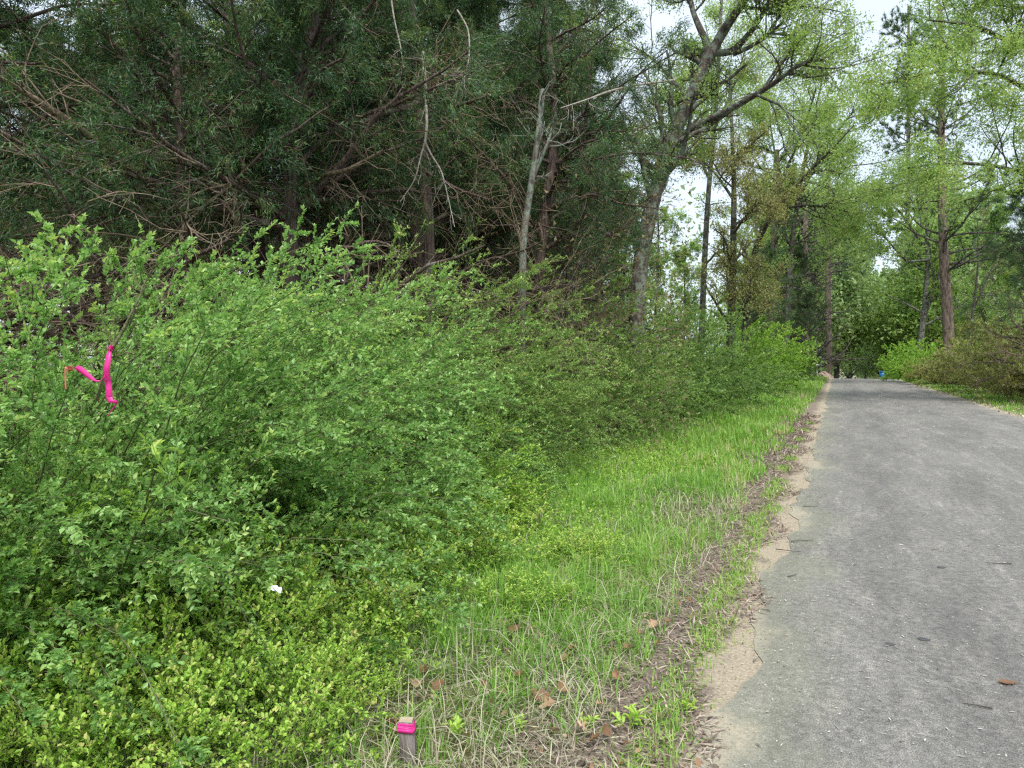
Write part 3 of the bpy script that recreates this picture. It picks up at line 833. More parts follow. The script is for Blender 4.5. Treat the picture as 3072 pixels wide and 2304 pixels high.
t = thing('dead_branch', 'pale dead branch hanging upside down in front of the cedars', 'branch', P(424, 52, 8.6))
_, c0, r0, _ = limb_obj(t, [(424, 52, 8.6), (427, 90, 8.55), (428, 125, 8.5), (426, 142, 8.5)], .022, .016, M['pale_dead'], 'limb', 3, .5)
limb_obj(t, [(426, 142, 8.5), (432, 155, 8.45), (442, 170, 8.4), (447, 190, 8.4), (455, 227, 8.3)], .013, .004, M['pale_dead'], 'limb', 7, .4)
limb_obj(t, [(426, 142, 8.5), (422, 155, 8.5), (416, 180, 8.5), (401, 202, 8.5)], .011, .004, M['pale_dead'], 'limb', 7, .4)
t = thing('dead_branch', 'thin grey dead branch drooping left of the hanging pale one', 'branch', P(398, 0, 8.6))
limb_obj(t, [(392, -10, 8.6), (396, 20, 8.6), (402, 45, 8.5), (405, 68, 8.5)], .012, .005, M['pale_dead'], 'limb', 6, .5)
t = thing('dead_branch', 'thin curved dead branch right of the dead cedar tangle', 'branch', P(460, 12, 8.6))
limb_obj(t, [(458, 10, 8.6), (470, 30, 8.6), (470, 60, 8.5), (464, 80, 8.5), (454, 98, 8.5)], .012, .005, M['pale_dead'], 'limb', 8, .5)
t = thing('dead_branch', 'long pale bare branch slanting down left from the leaning tree', 'branch', P(672, 80, 13))
limb_obj(t, [(672, 80, 14), (640, 84, 12), (610, 90, 10.5), (585, 100, 9.5), (560, 108, 9)], .022, .006, M['pale_dead'], 'limb', 9, .7)

# ------------------------------------------------------------------ broadleaf trees
def resamp(pts, n=16):
    pts = np.array([P(*q) for q in pts])
    t0 = np.concatenate([[0], np.cumsum(np.linalg.norm(np.diff(pts, axis=0), axis=1))]); t0 /= t0[-1]
    tt = np.linspace(0, 1, n)
    c = np.stack([np.interp(tt, t0, pts[:, i]) for i in range(3)], 1)
    c[1:-1] = (c[:-2] + 2 * c[1:-1] + c[2:]) / 4
    return c


def foliate(t, base, P0, R0, c1, L1, c2, c3, per, LL, WW, leafmat, bark, tmid=.5, f0=.3, spread=.12, up=.05, crown='crown'):
    """branches, twigs and leaves along the given limbs"""
    Q1, q1 = spawn(P0, R0, c1, f0, 1, 48, 0, 9, .16, (0, 0, up), .5, .3, Labs=L1)
    Q2, q2 = spawn(Q1, q1, c2, .15, 1, 45, .5, 7, .18, (0, 0, up * .6), .55, .3)
    Q3, q3 = spawn(Q2, q2, c3, .1, 1, 45, .5, 5, .2, (0, 0, 0), .55, .4)
    ac = Acc(); mn = .004 if LL < .06 else .008
    tubes(ac, Q1, np.maximum(q1, mn * 1.6), 5); tubes(ac, Q2[:, ::2], np.maximum(q2, mn)[:, ::2], 3); tubes(ac, Q3[:, ::2], np.maximum(q3, mn * .6)[:, ::2], 3)
    tag(ac.build('branches', bark, t), kind='stuff')
    p, T, f = on_paths(Q3, per, .1, 1)
    N = len(p)
    p = p + rng.normal(size=(N, 3)) * spread * .35
    d = nrm(T * .5 + rvec(N) + np.array([0, 0, -.3]))
    sz = rng.uniform(.6, 1.25, N)
    tn = np.clip(rng.normal(tmid, .18, N) + np.repeat(rng.normal(size=len(Q2)) * .12, c3 * per), 0, .97)
    la = Acc(); leaves(la, p, d, LL * sz, WW * sz, tn, 2 if LL < .06 else 1, .5)
    la.build(crown, leafmat, t)


def limb_tree(name, label, trunk, rt, limbs, bark, fol, group=None, fine=None):
    """trunk, limbs: lists of (px,py,Z); rt=(r0,r1); limbs=[(pts,r0,r1)]"""
    c = resamp(trunk)
    base = c[0].copy(); base[2] = float(terr(base[0], base[1])) - .05
    c[0] = base
    t = thing(name, label, 'tree', base, group)
    r = np.linspace(*rt, 16)[None] * (1 + .35 * np.exp(-np.arange(16) * 1.2))[None]
    ac = Acc(); tubes(ac, (c - base)[None], r, 14, .07); ac.build('trunk', bark, t, smooth=True)
    PP, RR = [c - base], [r[0]]
    for pts, a0, a1 in limbs:
        q = resamp(pts) - base
        rr = np.linspace(a0, a1, 16)
        ac = Acc(); tubes(ac, q[None], rr[None], 9, .06); ac.build('limb', bark, t, smooth=True)
        PP.append(q); RR.append(rr)
    foliate(t, base, np.array(PP), np.array(RR), leafmat=M[fol.pop('mat', 'spring')], bark=bark, **fol)
    return t


Z1 = 17
limb_tree('leaning_tree', 'large leaning tree with lichen blotched trunk and dark forked top',
          [(636, 400, Z1), (637, 300, Z1), (641, 252, Z1), (654, 193, Z1), (662, 162, Z1), (670, 139, Z1), (682, 111, Z1), (690, 96, Z1), (701, 69, Z1), (708, 52, Z1)], (.2, .15),
          [([(705, 60, Z1), (716, 39, Z1), (727, 20, 16.8), (745, -5, 16.5), (760, -40, 16)], .14, .05),
           ([(706, 58, Z1), (705, 45, Z1), (697, 28, 17.2), (690, 12, 17.3), (684, -20, 17.5)], .09, .04),
           ([(708, 52, Z1), (727, 53, Z1), (737, 44, Z1), (747, 33, 16.6), (759, 13, 16.3), (780, -15, 16)], .1, .04),
           ([(730, 54, 16.8), (745, 48, 16.6), (762, 37, 16.3), (778, 23, 16)], .06, .03),
           ([(668, 150, Z1), (677, 138, Z1), (685, 131, 16.9), (705, 120, 16.6), (725, 111, 16.2), (747, 98, 15.8), (765, 87, 15.4), (785, 73, 15), (795, 63, 14.8), (808, 59, 14.6), (821, 60, 14.5)], .11, .03),
           ([(687, 100, Z1), (670, 80, 17.2), (655, 62, 17.5), (635, 48, 17.8), (615, 38, 18)], .05, .015),
           ([(655, 200, Z1), (665, 185, 17.2), (668, 160, 17.6), (672, 140, 18)], .04, .015)],
          M['lichen_bark'], dict(c1=15, L1=2.7, c2=7, c3=6, per=8, LL=.058, WW=.036, spread=.25, tmid=.45, f0=.55, up=.05))

M['pale_lichen'] = bark_mat('pale_lichen_bark', (0.07, 0.062, 0.052), (0.22, 0.2, 0.17), (0.24, 0.29, 0.235), 0.6, (20, 20, 5), 6.0)
limb_tree('slim_tree', 'slim pale lichen covered tree with broken fork, standing in the hedge',
          [(521, 400, 10.6), (522, 290, 10.6), (523, 231, 10.6), (529, 200, 10.6), (532, 177, 10.6), (535, 154, 10.6), (539, 128, 10.6), (542, 90, 10.7)], (.062, .042),
          [([(531, 182, 10.6), (538, 165, 10.6), (546, 147, 10.55), (552, 128, 10.6)], .035, .02)],
          M['pale_lichen'], dict(c1=7, L1=.9, c2=3, c3=2, per=1, LL=.03, WW=.015, tmid=.5, f0=.6))
limb_tree('slim_tree', 'thin grey trunk right of the slim lichen covered tree',
          [(566, 400, 12.5), (568, 247, 12.5), (574, 193, 12.5), (584, 139, 12.6), (590, 60, 12.8)], (.05, .03), [],
          M['cedar_bark'], dict(c1=9, L1=1.2, c2=4, c3=3, per=2, LL=.05, WW=.02, tmid=.3, f0=.3))

limb_tree('roadside_tree', 'straight twiggy tree with dark shaggy foot behind the roadside bushes',
          [(728, 400, 31), (730, 373, 31), (730, 322, 31), (732, 271, 31), (732, 220, 31), (732, 168, 31), (729, 126, 31), (727, 70, 31)], (.2, .04),
          [([(731, 235, 31), (745, 215, 30), (760, 200, 29)], .06, .03),
           ([(731, 330, 31), (742, 310, 30.5), (752, 292, 30)], .05, .03),
           ([(732, 200, 31), (715, 175, 31), (700, 160, 31)], .07, .03)],
          M['dark_bark'], dict(c1=16, L1=3.0, c2=6, c3=5, per=13, LL=.085, WW=.055, spread=.3, tmid=.6, f0=.2, mat='olive'))
limb_tree('roadside_tree', 'dark tree leaning right over the road from behind the twiggy tree',
          [(742, 400, 36), (745, 330, 36), (750, 260, 35), (760, 228, 34), (778, 206, 33), (804, 173, 31), (833, 146, 30), (850, 125, 29)], (.24, .025),
          [([(775, 210, 33), (800, 205, 32), (830, 207, 31), (855, 215, 30)], .07, .03),
           ([(765, 222, 33.5), (780, 180, 33), (800, 130, 32), (812, 90, 31)], .1, .04),
           ],
          M['dark_bark'], dict(c1=15, L1=4, c2=6, c3=5, per=18, LL=.095, WW=.06, spread=.5, tmid=.5, f0=.25))
limb_tree('roadside_tree', 'pale barked tree with green crown between the leaning trees',
          [(700, 400, 34), (702, 300, 34), (706, 200, 34), (712, 130, 34), (716, 60, 34), (718, 0, 34)], (.16, .07),
          [([(708, 180, 34), (690, 140, 34), (676, 100, 34)], .07, .03), ([(712, 130, 34), (730, 90, 34), (742, 50, 34)], .07, .03)],
          M['lichen_bark'], dict(c1=16, L1=4, c2=6, c3=5, per=18, LL=.09, WW=.06, spread=.5, tmid=.5, f0=.3))
limb_tree('roadside_tree', 'tall green tree overhanging the road above the crest, on the left',
          [(785, 400, 50), (786, 320, 50), (790, 240, 50), (800, 170, 49), (812, 110, 48), (822, 60, 47)], (.3, .04),
          [([(795, 200, 49), (820, 150, 48), (850, 110, 46)], .14, .05), ([(792, 230, 50), (775, 170, 50), (765, 110, 50)], .12, .05),
           ([(800, 180, 49), (835, 190, 47), (868, 205, 45)], .1, .04)],
          M['dark_bark'], dict(c1=16, L1=6, c2=6, c3=5, per=20, LL=.14, WW=.09, spread=.6, tmid=.45, f0=.25))

# right-hand trees
limb_tree('roadside_tree', 'tree rooted outside the right frame edge with bright boughs over the road',
          [(1090, 400, 27), (1090, 300, 27), (1085, 200, 27), (1075, 100, 26.5), (1060, 20, 26)], (.25, .12),
          [([(1085, 210, 27), (1040, 180, 26), (990, 165, 25), (940, 162, 24), (905, 168, 23.5)], .1, .03),
           ([(1080, 150, 27), (1040, 100, 26), (990, 72, 25), (930, 70, 24), (875, 85, 23)], .12, .03),
           ([(1072, 90, 26.5), (1020, 50, 26), (970, 25, 25), (920, 20, 24.5)], .1, .03),
           ([(1065, 40, 26), (1030, 0, 26), (980, -30, 25)], .1, .04),
           ],
          M['dark_bark'], dict(c1=16, L1=3.8, c2=6, c3=6, per=30, LL=.08, WW=.055, spread=.55, tmid=.5, f0=.2))
limb_tree('roadside_tree', 'forked pale trunked tree right of the road near the crest',
          [(918, 400, 64), (920, 340, 64), (923, 317, 64), (926, 270, 64), (924, 220, 64), (918, 170, 64)], (.32, .05),
          [([(921, 325, 64), (932, 290, 64), (945, 255, 64)], .16, .08), ([(924, 250, 64), (900, 215, 62), (880, 195, 60), (862, 190, 59)], .12, .05),
           ([(925, 260, 64), (905, 262, 62), (885, 240, 61), (870, 222, 60)], .12, .05)],
          M['lichen_bark'], dict(c1=14, L1=5, c2=6, c3=4, per=18, LL=.17, WW=.12, tmid=.35, f0=.3))
limb_tree('roadside_tree', 'slim dark tree among the olive bushes right of the big pine',
          [(966, 400, 48), (968, 350, 48), (972, 310, 48), (976, 270, 48), (974, 220, 48)], (.14, .02),
          [([(972, 310, 48), (985, 280, 48), (996, 250, 48)], .06, .03)],
          M['dark_bark'], dict(c1=12, L1=3.0, c2=5, c3=4, per=3, LL=.12, WW=.06, tmid=.5, f0=.2, mat='olive'))


def pine(label, pts, rt, nb, L1, f0, per, needle, group='pines along the road', bare=0, side=None, dens=5):
    c = resamp(pts, 20)
    base = c[0].copy(); base[2] = float(terr(base[0], base[1])) - .05; c[0] = base
    t = thing('pine_tree', label, 'tree', base, group)
    r = np.linspace(*rt, 20)[None]
    ac = Acc(); tubes(ac, (c - base)[None], r, 14, .05); ac.build('trunk', M['pine_bark'], t, smooth=True)
    Q1, q1 = spawn((c - base)[None], r, nb, f0, 1, 72, 0, 9, .13, (0, 0, .04), .3, .3, Labs=L1)
    Q2, q2 = spawn(Q1, q1, 7, .25, 1, 45, .38, 6, .16, (0, 0, .03), .5, .3)
    ac = Acc(); tubes(ac, Q1, np.maximum(q1, .02), 5); tubes(ac, Q2, np.maximum(q2, .01), 3); tag(ac.build('branches', M['dark_bark'], t), kind='stuff')
    if per:
        p, T, f = on_paths(Q2, dens, .3, 1)
        pp = np.repeat(p, per, 0); N = len(pp)
        d = nrm(np.repeat(T, per, 0) + rng.normal(size=(N, 3)) * .7 + np.array([0, 0, .2]))
        la = Acc(); leaves(la, pp, d, needle * rng.uniform(.6, 1.2, N), needle * .11, rng.uniform(0, 1, N), 1, .3)
        la.build('crown', M['pine'], t)
    return t


pine('big straight pine standing right of the road', [(950, 400, 45), (949, 350, 45), (945, 302, 45), (941, 250, 45), (938, 190, 45), (936, 108, 45), (936, 50, 45), (932, 5, 45)], (.36, .12), 46, 6.5, .32, 14, .32)
pine('heavy pine trunk at the left road edge on the crest', [(829, 379, 70), (829, 350, 70), (827, 310, 70), (826, 240, 70), (825, 150, 70)], (.3, .2), 30, 5, .45, 14, .4)
pine('dark pine with dead grey boughs left of the road at the crest', [(806, 392, 60), (806, 330, 60), (804, 290, 60), (803, 200, 60)], (.36, .2), 150, 4.0, .08, 0, .4)
pine('pine trunk behind the yellow green bushes', [(771, 400, 50), (771, 313, 50), (772, 250, 50), (774, 150, 50)], (.28, .18), 24, 5, .45, 12, .35)
pine('distant pine top rising above the trees against open sky', [(905, 380, 110), (905, 200, 110), (903, 60, 110), (902, 6, 110)], (.45, .15), 50, 8, .35, 14, .6)

# ------------------------------------------------------------------ wood behind
def make_wood_tree(name, label, loc, Ht, r0, leafmat, bark, LL, tmid, group, c1=22, zb=.25, L1=3.4, per=28, spread=.3):
    t = thing(name, label, 'tree', loc, group)
    n_ = 16; tz = np.linspace(0, Ht, n_)
    tr = np.zeros((1, n_, 3)); tr[0, :, 2] = tz; tr[0, :, 0] = .25 * np.sin(tz * .35 + rng.uniform(0, 6)); tr[0, :, 1] = .2 * np.sin(tz * .3 + rng.uniform(0, 6))
    tr[0, :, :2] -= tr[0, 0, :2]
    rad = (r0 * (1 - .8 * tz / Ht))[None]
    ac = Acc(); tubes(ac, tr, rad, 8, .06); ac.build('trunk', bark, t)
    foliate(t, None, tr, rad, c1, L1, 6, 4, per, LL, LL * .7, leafmat, bark, tmid, zb, spread, .07)
    return t


WG = 'broadleaf trees in the wood behind the cedars'
w1 = make_wood_tree('wood_tree', 'grey trunked tree with light green crown behind the long bare limb', G(225, 24), 13, .16, M['spring'], M['lichen_bark'], .11, .45, WG, c1=30, zb=.12)
w2 = make_wood_tree('wood_tree', 'light green tree far behind the dead cedar tangle', G(400, 27), 14, .15, M['spring'], M['dark_bark'], .12, .35, WG, c1=32, zb=.1)
w3 = make_wood_tree('wood_tree', 'dull green tree behind the slim tree', G(560, 26), 12, .14, M['fine'], M['dark_bark'], .12, .5, WG, c1=32, zb=.08)
w4 = make_wood_tree('wood_tree', 'bright full crowned tree closing the far end of the road', G(866, 118), 11, .2, M['spring'], M['dark_bark'], .26, .3, 'trees beyond the crest of the road', c1=40, zb=.03, L1=4.5, per=24, spread=1.2)
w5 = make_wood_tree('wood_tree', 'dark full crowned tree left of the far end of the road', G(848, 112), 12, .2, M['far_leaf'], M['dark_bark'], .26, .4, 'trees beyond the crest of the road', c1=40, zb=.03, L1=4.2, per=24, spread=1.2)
k = 0
for (src, px, Z, sc, lab) in [
        (w1, 20, 22, .9, 'yellow green tree glimpsed at the left frame edge behind the cedars'),
        (w3, 110, 30, 1.1, 'mid green tree far behind the long bare limb'),
        (w2, 150, 20, .8, 'young light green tree close behind the long bare limb'),
        (w2, 300, 33, 1.1, 'light green tree far behind the shaggy cedar'),
        (w1, 350, 38, 1.1, 'pale tree deep in the wood left of the dead cedar'),
        (w3, 470, 34, 1.1, 'dull green tree deep in the wood right of the dead cedar'),
        (w1, 520, 42, 1.2, 'tree deep in the wood behind the slim lichen tree'),
        (w2, 600, 40, 1.0, 'tree deep in the wood left of the leaning tree'),
        (w3, 625, 30, .7, 'low dull green tree just left of the leaning tree foot'),
        (w3, 690, 46, .75, 'low dull green tree right of the leaning tree'),
        (w1, 655, 55, 1.1, 'pale tree far back right of the leaning tree'),
        (w3, 745, 60, .8, 'dull green tree behind the bare twiggy tree'),
        (w1, 760, 62, 1.3, 'tall light green tree far back near the crest'),
        (w3, 1000, 60, 1.2, 'dull green tree behind the dark cedar on the right'),
        (w1, 985, 75, 1.7, 'tall light green tree behind the big pine'),
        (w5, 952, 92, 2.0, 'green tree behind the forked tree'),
        (w1, 1040, 50, 1.2, 'light green tree at the right frame edge behind the cedar'),
        (w4, 903, 96, 1.2, 'green tree right of the far end of the road'),
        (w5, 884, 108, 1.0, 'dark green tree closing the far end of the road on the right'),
        (w4, 930, 84, 1.5, 'green tree between the forked tree and the big pine, far back'),
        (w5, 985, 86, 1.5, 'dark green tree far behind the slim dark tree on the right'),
        (w4, 836, 98, 1.7, 'bright tree behind the pine trunk on the crest'),
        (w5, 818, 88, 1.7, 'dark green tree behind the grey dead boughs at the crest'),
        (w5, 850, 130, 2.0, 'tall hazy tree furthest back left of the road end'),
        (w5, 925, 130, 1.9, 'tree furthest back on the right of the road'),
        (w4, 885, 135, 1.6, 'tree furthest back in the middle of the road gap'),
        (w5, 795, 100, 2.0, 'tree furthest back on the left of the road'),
        (w4, 775, 80, 1.7, 'light green tree behind the dark cedars near the crest')]:
    copy_thing(src, G(px, Z), 1.3 * k + .4, sc, lab, WG if px < 780 else 'trees beyond the crest of the road'); k += 1

# far wood: one mass nobody could count, behind everything
ac = Acc()
N = 40000
az = rng.uniform(-1.4, .62, N); dist = rng.uniform(60, 110, N)
ang = az
xx = dist * np.sin(ang - .12) ; yy = dist * np.cos(ang - .12)
kk = (np.abs(xx - 2) > 9 + 0 * yy) | (yy > 145)
xx, yy = xx[kk], yy[kk]
zt = rng.random(len(xx)) ** 1.4 * 13 * (1 + .4 * np.sin(np.arctan2(xx, yy) * 23))
p = np.stack([xx, yy, terr(xx, yy) + zt], 1)
leaves(ac, p, rvec(len(p)), rng.uniform(.35, .75, len(p)), rng.uniform(.2, .38, len(p)), rng.uniform(0, .9, len(p)), 2, .5)
N = 20000
xx = rng.uniform(-30, 34, N); yy = rng.uniform(150, 175, N)
p = np.stack([xx, yy, terr(xx, yy) + rng.random(N) ** 1.3 * 14], 1)
leaves(ac, p, rvec(N), rng.uniform(.4, .8, N), rng.uniform(.2, .4, N), rng.uniform(0, .7, N), 2, .5)
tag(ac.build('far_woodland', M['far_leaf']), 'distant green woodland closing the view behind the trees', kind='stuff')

# brown brush between the cedar trunks, dead twigs that read as one mass
ac = Acc(); N = 1700
px = rng.uniform(-150, 600, N); Z = rng.uniform(9.5, 22, N)
b0 = FWD * Z[:, None] + RGT * (Z * (px - 512) / FPX)[:, None]
b0[:, 2] = terr(b0[:, 0], b0[:, 1]) + rng.random(N) * 4.4
Pp = grow(b0, rvec(N) + np.array([0, 0, .3]), rng.uniform(.6, 1.8, N), 6, .2, (0, 0, 0))
tubes(ac, Pp, .006 * np.linspace(1, .4, 6)[None] * np.ones((N, 1)), 3)
Q, q = spawn(Pp, .005 * np.ones((N, 6)), 3, .1, 1, 50, .4, 4, .2, (0, 0, 0), .7, .4)
tubes(ac, Q, np.maximum(q, .003), 3)
tag(ac.build('undergrowth', M['dead_twig']), 'tangle of brown dead twigs between the cedar trunks', kind='stuff')
ac = Acc(); N = 26000
px = rng.uniform(-150, 690, N); Z = rng.uniform(10.5, 22, N)
b0 = FWD * Z[:, None] + RGT * (Z * (px - 512) / FPX)[:, None]
b0[:, 2] = terr(b0[:, 0], b0[:, 1]) + rng.random(N) ** 1.3 * 4.6
leaves(ac, b0, rvec(N), .075, .045, rng.uniform(0, .45, N), 1, .5)
tag(ac.build('undergrowth', M['olive']), 'brown leafy brush on the wood floor behind the hedge', kind='stuff')

# ------------------------------------------------------------------ small things
def box(ac, lo, hi):
    (x0, y0, z0), (x1, y1, z1) = lo, hi
    v = [(x0, y0, z0), (x1, y0, z0), (x1, y1, z0), (x0, y1, z0), (x0, y0, z1), (x1, y0, z1), (x1, y1, z1), (x0, y1, z1)]
    ac.add(v, [(0, 3, 2, 1), (4, 5, 6, 7), (0, 1, 5, 4), (1, 2, 6, 5), (2, 3, 7, 6), (3, 0, 4, 7)])


def strip(ac, c, sdv, w_, th=0.0006, tn=None):
    """ribbon of real thickness along centre points c, with side vectors sdv and widths w_"""
    c = np.array(c, float); n_ = len(c); sdv = nrm(np.array(sdv, float)); w_ = np.array(w_)[:, None]
    T = np.gradient(c, axis=0); nm = nrm(np.cross(T, sdv))
    v = np.concatenate([c - sdv * w_ / 2 + nm * th, c + sdv * w_ / 2 + nm * th, c + sdv * w_ / 2 - nm * th, c - sdv * w_ / 2 - nm * th])
    f = []
    for i in range(n_ - 1):
        for a_, b_ in ((0, 1), (1, 2), (2, 3), (3, 0)):
            f.append((a_ * n_ + i, b_ * n_ + i, b_ * n_ + i + 1, a_ * n_ + i + 1))
    ac.add(v, f)


# survey stake
M['stake'] = bark_mat('weathered_wood', (0.12, 0.1, 0.095), (0.3, 0.26, 0.24), None, 0, (60, 60, 5))
M['cut'] = flat_mat('cut_wood_end', (0.4, 0.33, 0.23), .7, .15, 60)
M['pink'] = flat_mat('pink_flagging', (0.9, 0.05, 0.36), .35, .12, 25, .3)
M['orange'] = flat_mat('faded_flagging', (0.62, 0.2, 0.13), .6, .3, 60, .2)
g = G(407, 2.66)
t = thing('survey_stake', 'short grey wooden stake wrapped in pink tape at the bottom of the picture', 'stake', g)
t.rotation_euler = (R(1.5), R(-2.5), YAW + R(-9))
ac = Acc(); box(ac, (-.027, -.017, -.15), (.027, .017, .186)); ac.build('post', M['stake'], t)
ac = Acc(); v0 = .0272; 
ac.add([(-.026, -.0165, .1862), (.026, -.0165, .1862), (.025, .0165, .19), (-.025, .0165, .19)], [(0, 1, 2, 3)])
ac.add([(-.026, -.0165, .186), (.026, -.0165, .186), (.026, -.0165, .1862), (-.026, -.0165, .1862)], [(0, 1, 2, 3)])
ac.build('cut_end', M['cut'], t)
for kx, (zc, tl) in enumerate([(.174, .0025), (.167, -.002), (.159, .003), (.152, -.001)]):
    q = []; hw, hd = .0285 + .0006 * kx, .0185 + .0006 * kx
    loop = [(-hw, -hd), (0, -hd - .001), (hw, -hd), (hw + .001, 0), (hw, hd), (0, hd + .001), (-hw, hd), (-hw - .001, 0), (-hw, -hd)]
    c = [(a_, b_, zc + tl * math.sin(i * .8 + kx) - .1 * a_) for i, (a_, b_) in enumerate(loop)]
    ac = Acc(); strip(ac, c, [(0, 0, 1)] * 9, [.0135] * 9, .0005); ac.build('tape_wrap', M['pink'], t)

# pink flagging tape on the privet
Zt = 2.3
def tape(pts, wds, sd):
    c = [P(a_, b_, z_) for a_, b_, z_ in pts]
    return c, [RGT * s_[0] + np.array([0, 0, 1.0]) * s_[1] + FWD * s_[2] for s_ in sd], wds


org = P(110, 352, Zt)
t = thing('flagging_tape', 'bright pink flagging tape tied to a stem of the privet bush', 'tape', org)
c, sd, wd = tape([(110.5, 350, Zt), (109, 356, Zt - .01), (107.5, 364, Zt - .02), (106.5, 372, Zt - .02), (107.5, 380, Zt), (108.5, 388, Zt - .01), (109, 396, Zt - .005)],
                 [0.0114, 0.0165, 0.019, 0.0202, 0.019, 0.0184, 0.0184], [(1, .1, .3), (1, .2, .3), (1, .3, .2), (1, .1, .1), (1, 0, .2), (1, 0, .3), (1, .1, .2)])
ac = Acc(); strip(ac, np.array(c) - org, sd, wd); ac.build('hanging_end', M['pink'], t)
c, sd, wd = tape([(108.5, 396, Zt), (109.8, 401, Zt - .01), (115, 401.5, Zt - .01), (116.5, 403, Zt), (112, 409, Zt), (107, 416, Zt + .01)], [0.0209, 0.0173, 0.0115, 0.0086, 0.0065, 0.0043],
                 [(1, 0, .2), (1, .5, 0), (.3, 1, 0), (1, .2, 0), (1, .6, .1), (1, .5, 0)])
ac = Acc(); strip(ac, np.array(c) - org, sd, wd); ac.build('crumpled_end', M['pink'], t)
c, sd, wd = tape([(107, 370, Zt), (104, 377, Zt - .02), (100, 381, Zt - .03), (96, 381, Zt - .03), (90, 377, Zt - .02), (84, 372, Zt - .01), (78, 368, Zt), (75, 368, Zt)],
                 [0.0076, 0.0051, 0.0038, 0.0057, 0.0152, 0.0202, 0.0178, 0.0051], [(1, .5, 0), (.5, 1, 0), (0, 1, .4), (0, 1, .3), (.3, 1, .1), (.4, 1, 0), (.4, 1, 0), (.3, 1, 0)])
ac = Acc(); strip(ac, np.array(c) - org, sd, wd); ac.build('side_loop', M['pink'], t)
ac = Acc()
for i in range(7):
    a_ = i * .9
    cc = [np.array([math.cos(a_) * .012, 0, math.sin(a_) * .01]) * s_ + np.array([.006, -.004 * s_, .012]) for s_ in (.1, .8, 1, .4)]
    strip(ac, [RGT * q[0] + FWD * q[1] + np.array([0, 0, q[2]]) for q in cc], [FWD] * 4, [.012] * 4)
ac.build('knot', M['pink'], t)
org2 = P(69, 369, Zt)
t = thing('flagging_tape', 'small faded orange tape knot on a twig left of the pink tape', 'tape', org2)
ac = Acc()
for i in range(12):
    d0 = rvec(1)[0] * .014
    strip(ac, [d0 * .1, d0 * .6 + rvec(1)[0] * .006, d0], [rvec(1)[0]] * 3, [.008, .009, .006])
ac.build('knot', M['orange'], t)
ac = Acc(); strip(ac, [RGT * -.012 + np.array([0, 0, z_]) for z_ in (.0, -.02, -.04, -.065)], [RGT] * 4, [.006, .006, .005, .005]); ac.build('tail', M['orange'], t)
# the bare privet stem that carries the tape
t = thing('bare_branch', 'bare brown privet stem rising right from the pink tape', 'branch', P(108, 356, Zt + .02))
limb_obj(t, [(96, 400, Zt + .12), (104, 375, Zt + .05), (110, 353, Zt + .01), (118, 340, Zt + .01), (128, 322, Zt + .02), (139, 300, Zt + .05), (146, 288, Zt + .08)], .006, .003, M['stem'], 'stem', 8, .16)

# white paper scrap
M['paper'] = flat_mat('white_paper', (0.85, 0.86, 0.88), .6, .05)
g = P(273, 586, 3.05)
t = thing('paper_scrap', 'crumpled white paper scrap caught in the low privet', 'paper', g)
ac = Acc(); n_ = 6
vv = []
for i in range(n_):
    for j in range(4):
        vv.append(RGT * ((i - 2.5) * .011 + rng.normal() * .003) + np.array([0, 0, (j - 1.5) * .009 - i * .004 + rng.normal() * .003]) + FWD * rng.normal() * .007)
ac.add(vv, [(i * 4 + j, (i + 1) * 4 + j, (i + 1) * 4 + j + 1, i * 4 + j + 1) for i in range(n_ - 1) for j in range(3)])
ac.build('sheet', M['paper'], t)

# fallen oak leaves (curled, lobed)
def oak_leaf_mesh(seed):
    r_ = np.random.default_rng(seed)
    n_ = 9; cx = np.linspace(0, 1, n_)
    wdt = np.sin(np.pi * cx ** .8) * .38 * (1 + .4 * np.cos(cx * 20 + seed)) + .02
    ac = Acc(); bend = r_.uniform(.2, .8); roll = r_.uniform(.3, 1.1)
    v = []
    for i in range(n_):
        for s_ in (-1, -.5, 0, .5, 1):
            y_ = s_ * wdt[i]
            v.append(((cx[i] - .5), y_, .03 + bend * (cx[i] - .5) ** 2 + roll * y_ * y_ * 2 + r_.normal() * .015))
    ac.add(v, [(i * 5 + j, (i + 1) * 5 + j, (i + 1) * 5 + j + 1, i * 5 + j + 1) for i in range(n_ - 1) for j in range(4)], np.full(len(v), .25 + .25 * (seed % 3)))
    return ac.build('dead_leaf', M['deadleaf'])


